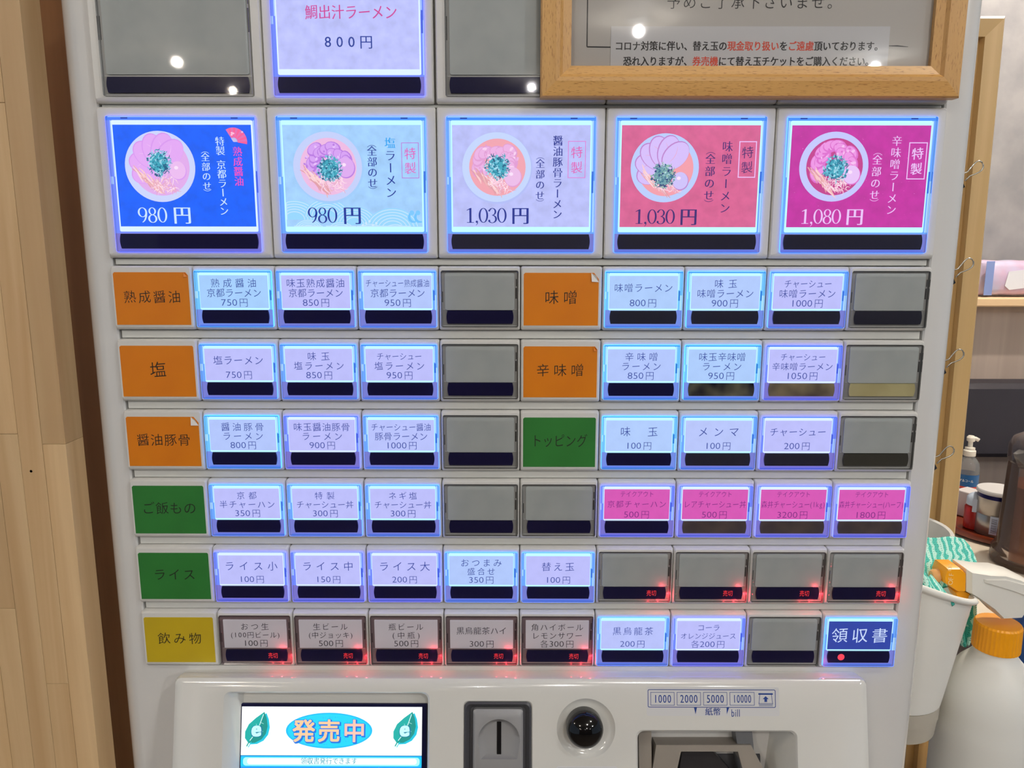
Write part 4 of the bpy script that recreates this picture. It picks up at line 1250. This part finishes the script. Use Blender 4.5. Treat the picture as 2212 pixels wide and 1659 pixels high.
b = MB(); b.lathe([(0.034, 0.9565), (0.036, 0.9565), (0.0465, 1.0575), (0.0492, 1.0595), (0.0497, 1.0620), (0.0486, 1.0635), (0.0462, 1.0625), (0.0445, 1.0555), (0.034, 0.960)], tx_, ty_, 48)
b.build('tub_body', cupm, tub, None, 50)

# cloth
def clothmat():
    mt, nt, bs_ = newmat('teal_wave_cloth')
    uv = nt.nodes.new('ShaderNodeUVMap')
    wv_ = nt.nodes.new('ShaderNodeTexWave'); wv_.wave_type = 'BANDS'; wv_.bands_direction = 'X'
    wv_.inputs['Scale'].default_value = 3.1; wv_.inputs['Distortion'].default_value = 3.2; wv_.inputs['Detail'].default_value = 0; wv_.inputs['Detail Scale'].default_value = 3.0
    rp = nt.nodes.new('ShaderNodeValToRGB')
    rp.color_ramp.elements[0].position = 0.42; rp.color_ramp.elements[0].color = lin((70, 186, 172))
    rp.color_ramp.elements[1].position = 0.58; rp.color_ramp.elements[1].color = lin((184, 232, 220))
    vo = nt.nodes.new('ShaderNodeTexVoronoi'); vo.inputs['Scale'].default_value = 26; vo.inputs['Randomness'].default_value = 0.15
    r2 = nt.nodes.new('ShaderNodeValToRGB')
    r2.color_ramp.elements[0].position = 0.12; r2.color_ramp.elements[0].color = lin((30, 100, 92))
    r2.color_ramp.elements[1].position = 0.22; r2.color_ramp.elements[1].color = (1, 1, 1, 1)
    mx = nt.nodes.new('ShaderNodeMix'); mx.data_type = 'RGBA'; mx.blend_type = 'MULTIPLY'; mx.inputs['Factor'].default_value = 0.8
    nt.links.new(uv.outputs[0], wv_.inputs['Vector']); nt.links.new(uv.outputs[0], vo.inputs['Vector'])
    nt.links.new(wv_.outputs['Fac'], rp.inputs[0]); nt.links.new(vo.outputs['Distance'], r2.inputs[0])
    nt.links.new(rp.outputs[0], mx.inputs['A']); nt.links.new(r2.outputs[0], mx.inputs['B'])
    nt.links.new(mx.outputs['Result'], bs_.inputs['Base Color'])
    bs_.inputs['Roughness'].default_value = 0.85
    return mt
CLM = clothmat()
def sheet(name, fn, parent, nu=28, nv=28, th=0.002, uvs=(1.0, 1.0)):
    vs = [fn(i/nu, j/nv) for j in range(nv+1) for i in range(nu+1)]
    fs = [(j*(nu+1)+i, j*(nu+1)+i+1, (j+1)*(nu+1)+i+1, (j+1)*(nu+1)+i) for j in range(nv) for i in range(nu)]
    me = bpy.data.meshes.new(name); me.from_pydata([tuple(v) for v in vs], [], fs)
    uvl = me.uv_layers.new(name='UVMap')
    for p in me.polygons:
        for li in p.loop_indices:
            v = me.loops[li].vertex_index; uvl.data[li].uv = ((v % (nu+1))/nu*uvs[0], (v//(nu+1))/nv*uvs[1])
    me.materials.append(CLM); me.shade_smooth()
    o = inst(name, me, parent)
    md = o.modifiers.new('s', 'SOLIDIFY'); md.thickness = th; md.offset = 0
    return o
cl = thing('cleaning_cloth', 'teal and white wavy striped cleaning cloth hanging out of the white cup', 'cloth', (0.31, 0.13, 1.0))
def cl_main(u, v):
    # v=0 back top edge, v=1 front lower edge tucked into the cup; u left to right
    p00, p10 = at(1960, 1158, .178), at(2100, 1164, .176)
    p01, p11 = at(1960, 1285, .120), at(2112, 1262, .158)
    top = p00.lerp(p10, u); bot = p01.lerp(p11, u)
    p = top.lerp(bot, v)
    p = p + Vector((0.003*math.sin(PI*v)*u*u, -0.004*math.sin(PI*v), 0))
    p += Vector((0, 0.0018*math.sin(u*9+v*4), 0.0012*math.sin(u*11+1)))
    if u > 0.84 and v < 0.16: p += Vector((-0.002, 0, -0.009))*(((u-0.84)/0.16)**2*(1-v/0.16)**1.5)
    if u > 0.9: p += Vector((0, 0.010*((u-0.9)/0.1)**2, -0.006*((u-0.9)/0.1)**2))
    return p
sheet('folded_cloth', cl_main, cl, uvs=(1.0, 1.0))
def cl_tuck(u, v):
    p0 = at(1975, 1215, .115).lerp(at(2024, 1262, .105), u)
    p1 = at(1975, 1290, .100).lerp(at(2046, 1300, .100), u)
    p = p0.lerp(p1, v); return p + Vector((0, -0.012*math.sin(PI*v)-0.003*math.sin(u*14), 0.002*math.sin(u*10)))
sheet('tucked_fold', cl_tuck, cl, 16, 12, uvs=(0.7, 0.5))
def cl_hang(u, v):
    wv = math.sin(PI*min(0.98, 0.30+0.70*v)) ** 0.5
    p = at(2082+ (u-0.5)*46*wv, 1280+v*112, .160)
    return p + Vector((0, -0.004*math.sin(u*7), 0))
sheet('hanging_fold', cl_hang, cl, 14, 18, uvs=(0.35, 0.9))

# spray bottle
sp = thing('spray_bottle', 'white spray bottle with orange collar and nozzle, right of the machine', 'spray bottle', (0.386, 0.15, 0.80))
hd = mat('milky_polyethylene', (236, 236, 230), 0.38, Subsurface_Weight=0.0)
scx, scy = 0.3780, 0.13
b = MB(); prof_ = [(0.033, 0.8005), (0.0372, 0.803), (0.0385, 0.812), (0.0385, 0.928), (0.0380, 0.938), (0.0368, 0.944), (0.0368, 0.947), (0.0358, 0.956), (0.0335, 0.966), (0.0295, 0.976), (0.0245, 0.984), (0.0190, 0.990), (0.0158, 0.994), (0.0152, 1.002)]
b.lathe(prof_, scx, scy, 48); b.build('bottle', hd, sp, None, 60)
org = mat('orange_plastic', (255, 170, 18), 0.35)
b = MB()
loops = []
for r_, z in ((0.0155, 0.9985), (0.0167, 0.9990), (0.0165, 1.0190), (0.0155, 1.0205)):
    loops.append([(scx+r_*(1+0.018*(k % 2))*math.cos(2*PI*k/72), scy+r_*(1+0.018*(k % 2))*math.sin(2*PI*k/72), z) for k in range(72)])
b.loft(loops, True, True); b.build('collar', org, sp)
wh = mat('white_trigger_plastic', (236, 234, 226), 0.3)
def wp(pts, y=0.13): return [(at(px, py, y).x, at(px, py, y).z) for px, py in pts]
def rounded_prism(name, pts, hw, mt, parent, y=0.13, bev=0.003):
    c = (sum(p[0] for p in pts)/len(pts), sum(p[1] for p in pts)/len(pts))
    sh_ = lambda k: [(c[0]+(x-c[0])*(1-k/0.02), c[1]+(z-c[1])*(1-k/0.02)) for x, z in pts]
    b = MB()
    f = [(-hw, 0.0018), (-hw+bev, 0.0), (hw-bev, 0.0), (hw, 0.0018)]
    lo = [[(x, y+yy, z) for x, z in sh_(k)] for yy, k in f[::-1]]
    b.loft(lo, True, True)
    me = fix(b.mesh(name, 35)); me.materials.append(mt); return inst(name, me, parent)
head = rounded_prism('trigger_head', wp([(2072, 1218), (2116, 1225), (2150, 1226), (2185, 1236), (2222, 1255), (2260, 1290), (2262, 1318), (2192, 1316), (2188, 1322), (2147, 1324), (2125, 1302), (2090, 1277), (2072, 1266)]), 0.0125, wh, sp)
rounded_prism('head_shroud', wp([(2104, 1236), (2150, 1236), (2188, 1246), (2224, 1266), (2224, 1284), (2170, 1262), (2106, 1243)]), 0.0138, wh, head, bev=0.001)
noz = rounded_prism('nozzle', wp([(2032, 1217), (2060, 1217), (2073, 1228), (2072, 1268), (2055, 1268), (2028, 1250), (2025, 1236)]), 0.0095, org, sp, bev=0.002)
p = at(2026, 1243, 0.13)
b = MB(); b.lathe([(0.0052, 0.0), (0.0048, 0.004), (0.0035, 0.0055)], n=20); b.build('nozzle_tip', mat('pale_orange_tip', (236, 176, 110), 0.4), noz, Matrix.Translation(p) @ Euler((0, -PI/2, 0)).to_matrix().to_4x4(), 40)
b = MB(); p = at(2052, 1250, 0.12); b.text('OFF', 0, 0, 0.0052, (250, 222, 160), off=0); b.build('lettering', M['ink'], noz, Matrix.Translation((p.x+.0008, 0.1202, p.z)) @ Euler((0, -PI/2, 0)).to_matrix().to_4x4())
b = MB(); p = at(2050, 1226, 0.12); b.text('ON', 0, 0, 0.0042, (250, 222, 160), off=0); b.build('lettering', M['ink'], noz, Matrix.Translation((p.x+.0008, 0.1202, p.z)) @ Euler((0, -PI/2, 0)).to_matrix().to_4x4())
rounded_prism('trigger', wp([(2054, 1272), (2068, 1267), (2086, 1276), (2092, 1286), (2080, 1290), (2060, 1286)]), 0.006, org, sp, bev=0.001)
stl = thing('stool', 'low wooden stool under the spray bottle', 'stool', (0.42, 0.2, 0))
b = MB(); b.box(0.335, 0.56, 0.09, 0.245, 0.785, 0.800, 0.002); b.build('seat', M['pine2'], stl)
for lx_ in (0.345, 0.532):
    for ly_ in (0.10, 0.217): b = MB(); b.box(lx_, lx_+0.018, ly_, ly_+0.018, 0.0, 0.785); b.build('leg', M['pine2'], stl)
bb_ = thing('blue_bottle', 'blue container behind the sprayer at the right edge', 'bottle', (0.49, 0.19, 0.8))
b = MB(); b.lathe([(0.030, 0.8005), (0.034, 0.803), (0.034, 0.955), (0.028, 0.985), (0.014, 1.000), (0.013, 1.010)], 0.476, 0.205, 36); b.build('container', mat('blue_plastic', (40, 82, 150), 0.35), bb_, None, 50)
b = MB(); b.lathe([(0.0145, 1.010), (0.0145, 1.024), (0.012, 1.026)], 0.476, 0.205, 24); b.build('cap', mat('dark_blue_cap', (30, 60, 120), 0.35), bb_, None, 50)

# ------------------------------------------------------------------ dining corner behind
tb = thing('dining_table', 'white laminate dining table with a pale wood edge', 'table', (1.5, 1.0, 0))
b = MB(); b.box(0.70, 2.3, 0.62, 1.305, 0.725, 0.750, 0.002); b.build('tabletop', M['tablewhite'], tb)
b = MB(); b.box(0.70, 2.3, 1.305, 1.318, 0.725, 0.752, 0.001); b.build('edge_band', M['edgewood'], tb)
for lx_ in (0.76, 2.2):
    for ly_ in (0.68, 1.22): b = MB(); b.box(lx_, lx_+0.04, ly_, ly_+0.04, 0.0, 0.725); b.build('leg', M['g3'], tb)
bn = thing('bench_seat', 'dark charcoal upholstered bench along the far wall', 'bench', (1.5, 1.45, 0))
zb1 = at(2150, 830, 1.43).z; zb0 = at(2150, 990, 1.43).z
b = MB(); b.box(0.70, 3.2, 1.43, 1.5195, zb0, zb1, 0.012); b.build('backrest', M['charcoal'], bn)
b = MB(); b.box(0.70, 3.2, 1.33, 1.5195, 0.36, 0.44, 0.015); b.build('seat', M['charcoal'], bn)
b = MB(); b.box(0.72, 3.18, 1.36, 1.5195, 0.0, 0.36); b.build('base', M['greige'], bn)

tray = thing('condiment_tray', 'round red-brown wooden tray of condiments on the table', 'tray', (0.985, 1.04, 0.75))
b = MB(); b.lathe([(0.115, 0.7505), (0.128, 0.755), (0.130, 0.764), (0.127, 0.768), (0.122, 0.764), (0.119, 0.760)], 0.99, 1.045, 56)
b.build('tray_dish', mat('lacquered_brown', (118, 48, 26), 0.2), tray, None, 50)
TZ = 0.7605
def px_at_z(px, py, z):
    d = _F*FPX + _R2*(px-1106) + _U2*(829.5-py); t = (z-CAM.z)/d.z; return CAM+d*t
# seasoning can
p = px_at_z(2148, 1150, TZ)
cn = thing('seasoning_can', 'navy and silver seasoning can with a white plastic lid', 'can', (p.x, p.y, TZ))
rc, hc = 0.036, 0.083
b = MB(); b.lathe([(rc-.001, 0), (rc, .001), (rc, hc*.48), (rc-.0006, hc*.49), (rc, hc*.50), (rc, hc*.98), (rc-.002, hc)], n=48)
def canmat():
    mt, nt, bs_ = newmat('can_print')
    tc = nt.nodes.new('ShaderNodeTexCoord'); sx_ = nt.nodes.new('ShaderNodeSeparateXYZ'); nt.links.new(tc.outputs['Object'], sx_.inputs[0])
    at2 = nt.nodes.new('ShaderNodeMath'); at2.operation = 'ARCTAN2'; nt.links.new(sx_.outputs['Y'], at2.inputs[0]); nt.links.new(sx_.outputs['X'], at2.inputs[1])
    r1 = nt.nodes.new('ShaderNodeMapRange'); r1.inputs['From Min'].default_value = -PI; r1.inputs['From Max'].default_value = PI
    nt.links.new(at2.outputs[0], r1.inputs[0])
    cr = nt.nodes.new('ShaderNodeValToRGB'); cr.color_ramp.interpolation = 'CONSTANT'
    e = cr.color_ramp.elements
    e[0].position = 0; e[0].color = lin((164, 160, 156)); e[1].position = 0.195; e[1].color = lin((18, 18, 60))
    for pos, c in ((0.22, (214, 190, 90)), (0.30, (20, 20, 66)), (0.42, (164, 160, 156))):
        q_ = e.new(pos); q_.color = lin(c)
    nt.links.new(r1.outputs[0], cr.inputs[0])
    gt = nt.nodes.new('ShaderNodeMath'); gt.operation = 'GREATER_THAN'; gt.inputs[1].default_value = hc*.88; nt.links.new(sx_.outputs['Z'], gt.inputs[0])
    mx = nt.nodes.new('ShaderNodeMix'); mx.data_type = 'RGBA'; mx.inputs['B'].default_value = lin((16, 18, 80))
    nt.links.new(gt.outputs[0], mx.inputs['Factor']); nt.links.new(cr.outputs[0], mx.inputs['A']); nt.links.new(mx.outputs['Result'], bs_.inputs['Base Color'])
    bs_.inputs['Metallic'].default_value = 0.7; bs_.inputs['Roughness'].default_value = 0.28
    return mt
b.build('can_body', canmat(), cn, Matrix.Translation((p.x, p.y, TZ+.0002)), 50)
b = MB(); b.lathe([(rc, hc-.002), (rc+.0022, hc-.001), (rc+.0022, hc+.005), (rc+.0008, hc+.0065), (rc*.8, hc+.0058), (rc*.5, hc+.0066), (.001, hc+.0064)], n=48)
b.build('lid', mat('white_lid', (226, 226, 228), 0.35), cn, Matrix.Translation((p.x, p.y, TZ)), 50)
b = MB(); b.rect(-.0075, .0075, 0, .036, (206, 224, 250))
for k in range(15): b.line([(-.0050+.010*(0), .004+k*.0019), (.0050, .004+k*.0019)], random.choice([.0005, .0008, .0011]), (60, 70, 100))
vdir = Vector((CAM.x-p.x, CAM.y-p.y, 0)).normalized()
ang = math.atan2(vdir.x, -vdir.y)
dd = Vector((math.sin(ang-.05), -math.cos(ang-.05), 0))
b.build('barcode_label', M['ink'], cn, Matrix.Translation(Vector((p.x, p.y, TZ+.006))+dd*(rc+.0009)) @ Euler((0, 0, -0.0+ang-.05)).to_matrix().to_4x4())
# red jar
p = px_at_z(2102, 1140, TZ)
jr = thing('red_jar', 'small red seasoning jar with a white cap left of the can', 'jar', (p.x, p.y, TZ))
b = MB(); b.lathe([(.016, .0002), (.0185, .002), (.0185, .044), (.015, .048)], n=32); b.build('jar_body', mat('red_plastic', (176, 34, 30), 0.3), jr, Matrix.Translation((p.x, p.y, TZ)), 50)
b = MB(); b.lathe([(.0150, .048), (.0165, .049), (.0160, .064), (.012, .069), (.006, .073)], n=24); b.build('cap', mat('pale_blue_cap', (205, 220, 240), 0.35), jr, Matrix.Translation((p.x, p.y, TZ)), 50)
b = MB(); b.rect(-.010, .008, .038, .064, (206, 222, 250)); b.build('hanging_tag', M['ink'], jr, Matrix.Translation((p.x-.006, p.y-.0185, TZ)) @ Euler((0, 0, -0.45)).to_matrix().to_4x4())
# white carton
p = px_at_z(2090, 1112, TZ)
ct = thing('white_carton', 'plain white upright carton at the back of the tray', 'carton', (p.x, p.y, TZ))
b = MB(); b.box(-.022, .018, -.018, .018, .0005, .054, .002); b.build('carton_body', mat('white_card', (224, 220, 222), 0.5), ct, Matrix.Translation((p.x, p.y, TZ)) @ Euler((0, 0, 0.5)).to_matrix().to_4x4())
b = MB(); b.box(-.010, .022, -.0190, -.0182, .001, .020); b.build('base_flap', mat('white_flap', (206, 204, 210), 0.5), ct, Matrix.Translation((p.x, p.y, TZ)) @ Euler((0, 0, 0.5)).to_matrix().to_4x4())
# sanitizer bottle
p = px_at_z(2084, 1072, .7505)
sb = thing('sanitizer_bottle', 'clear hand sanitizer pump bottle with a blue label', 'bottle', (p.x, p.y, .7505))
Wb = Matrix.Translation((p.x, p.y, .7505))
b = MB(); b.lathe([(.020, .0005), (.0235, .003), (.0235, .068), (.0215, .080), (.0150, .090), (.0105, .094), (.0105, .097)], n=36); b.build('bottle', clear('clear_bottle', (.93, .93, .93), 1.45, .05, haze=.18), sb, Wb, 50)
b = MB(); b.lathe([(.0239, .010), (.0239, .056)], n=36, cap0=False, cap1=False); b.build('label_band', mat('blue_label', (26, 92, 150), 0.4), sb, Wb, 50)
b = MB(); b.lathe([(.0242, .024), (.0242, .029)], n=36, cap0=False, cap1=False); b.build('red_stripe', mat('red_stripe', (214, 70, 50), 0.4), sb, Wb, 50)
b = MB(); b.text('アルコール', 0, .043, .0075, (240, 240, 240), width=.028, off=0, fat=(-.03, 0, .03)); b.rect(-.012, .012, .0155, .0175, (220, 225, 235))
b.build('lettering', M['ink'], sb, Wb @ Matrix.Translation((0, 0, 0)) @ Euler((0, 0, -0.56)).to_matrix().to_4x4() @ Matrix.Translation((0, -.0246, 0)))
b = MB(); b.lathe([(.0125, .096), (.0128, .097), (.0128, .108), (.0105, .110), (.0105, .115), (.0050, .116), (.0048, .128), (.0085, .130), (.0090, .138), (.0060, .142)], n=28); pu = b.build('pump', mat('white_pump', (236, 232, 220), 0.35), sb, Wb, 40)
b = MB(); b.tube([(0, 0, .136), (.008, -.004, .1365), (.014, -.007, .133)], .0042, 10); b.build('spout', mat('white_spout', (236, 232, 220), 0.35), pu, Wb, True)

# pitcher
p = px_at_z(2165, 1228, .7505)
pc = Vector((p.x+.070, p.y+.02, .7505))
pt = thing('water_pitcher', 'smoky brown iced tea pitcher at the right edge of the table', 'pitcher', tuple(pc))
Wp = Matrix.Translation(pc)
tz_ = at(2212, 938, pc.y).z-.7505
b = MB(); b.lathe([(.066, .0003), (.070, .003), (.071, .012), (.068, .018), (.070, .024), (.066, .030), (.0625, .036), (.0575, tz_*.80), (.0570, tz_*.82), (.0555, tz_*.82), (.060, .036), (.060, .012)], n=48, cap1=True); b.build('jug', clear('smoky_brown_plastic', (.94, .88, .84), 1.4, .05, haze=.16, hc=(.50, .34, .25)), pt, Wp, 50)
b = MB(); b.lathe([(.0585, .014), (.0585, .036), (.0545, tz_*.60), (.0535, tz_*.61)], n=40); b.build('iced_tea', mat('brown_tea', (168, 96, 52), 0.25), pt, Wp, 50)
b = MB(); b.lathe([(.0585, tz_*.78), (.0600, tz_*.80), (.0600, tz_*.90), (.054, tz_*.96), (.040, tz_*.99), (.02, tz_)], n=40); b.build('lid', clear('smoky_lid', (.62, .57, .58), 1.5, .08, haze=.22, hc=(.36, .31, .32)), pt, Wp, 50)
b = MB(); b.loft([[(-.056, -.012, tz_*.90), (-.056, .012, tz_*.90), (-.056, .010, tz_*.76), (-.056, -.010, tz_*.76)], [(-.083, -.003, tz_*.885), (-.083, .003, tz_*.885), (-.080, .0025, tz_*.86), (-.080, -.0025, tz_*.86)]], True, True)
b.build('spout', clear('smoky_spout', (.55, .50, .50), 1.5, .05, haze=.12), pt, Wp @ Euler((0, 0, 0.35)).to_matrix().to_4x4())

# wipes packet on the ledge
p0 = at(2124, 560, 1.50)
pk = thing('wipes_packet', 'lilac and pink soft packet of wipes lying on the wooden ledge', 'packet', (p0.x+.12, 1.53, 1.187))
x0 = p0.x
b = MB()
n_ = 14
for_loop = []
for i in range(n_+1):
    u = i/n_; xx = x0+u*.24; pu_ = 0.5+0.5*min(1, min(u, 1-u)*9)
    pts = []
    for k in range(16):
        a = 2*PI*k/16
        pts.append((xx+.0015*math.sin(k*2.1+i), 1.525+.040*pu_*math.copysign(abs(math.cos(a))**.6, math.cos(a)), 1.2335+(.0450)*math.copysign(abs(math.sin(a))**.5, math.sin(a))*(0.97+.02*math.sin(i*1.7))))
    for_loop.append(pts)
b.loft(for_loop, True, True)
b.build('packet_body', mat('lilac_film', (200, 198, 228), 0.3, noise=((206, 178, 206), 22, 2)), pk, None, 60)
b = MB(); b.box(x0, x0+.020, 1.4835, 1.4845, 1.192, 1.275); b.build('end_seal', mat('blue_film', (130, 150, 205), 0.3), pk)
b = MB(); b.prism([(x0+.056, 1.250), (x0+.050, 1.215), (x0+.062, 1.205), (x0+.10, 1.210), (x0+.10, 1.255)], 1.4828, 1.4838); b.build('resealable_label', mat('white_label', (226, 228, 236), 0.4), pk)
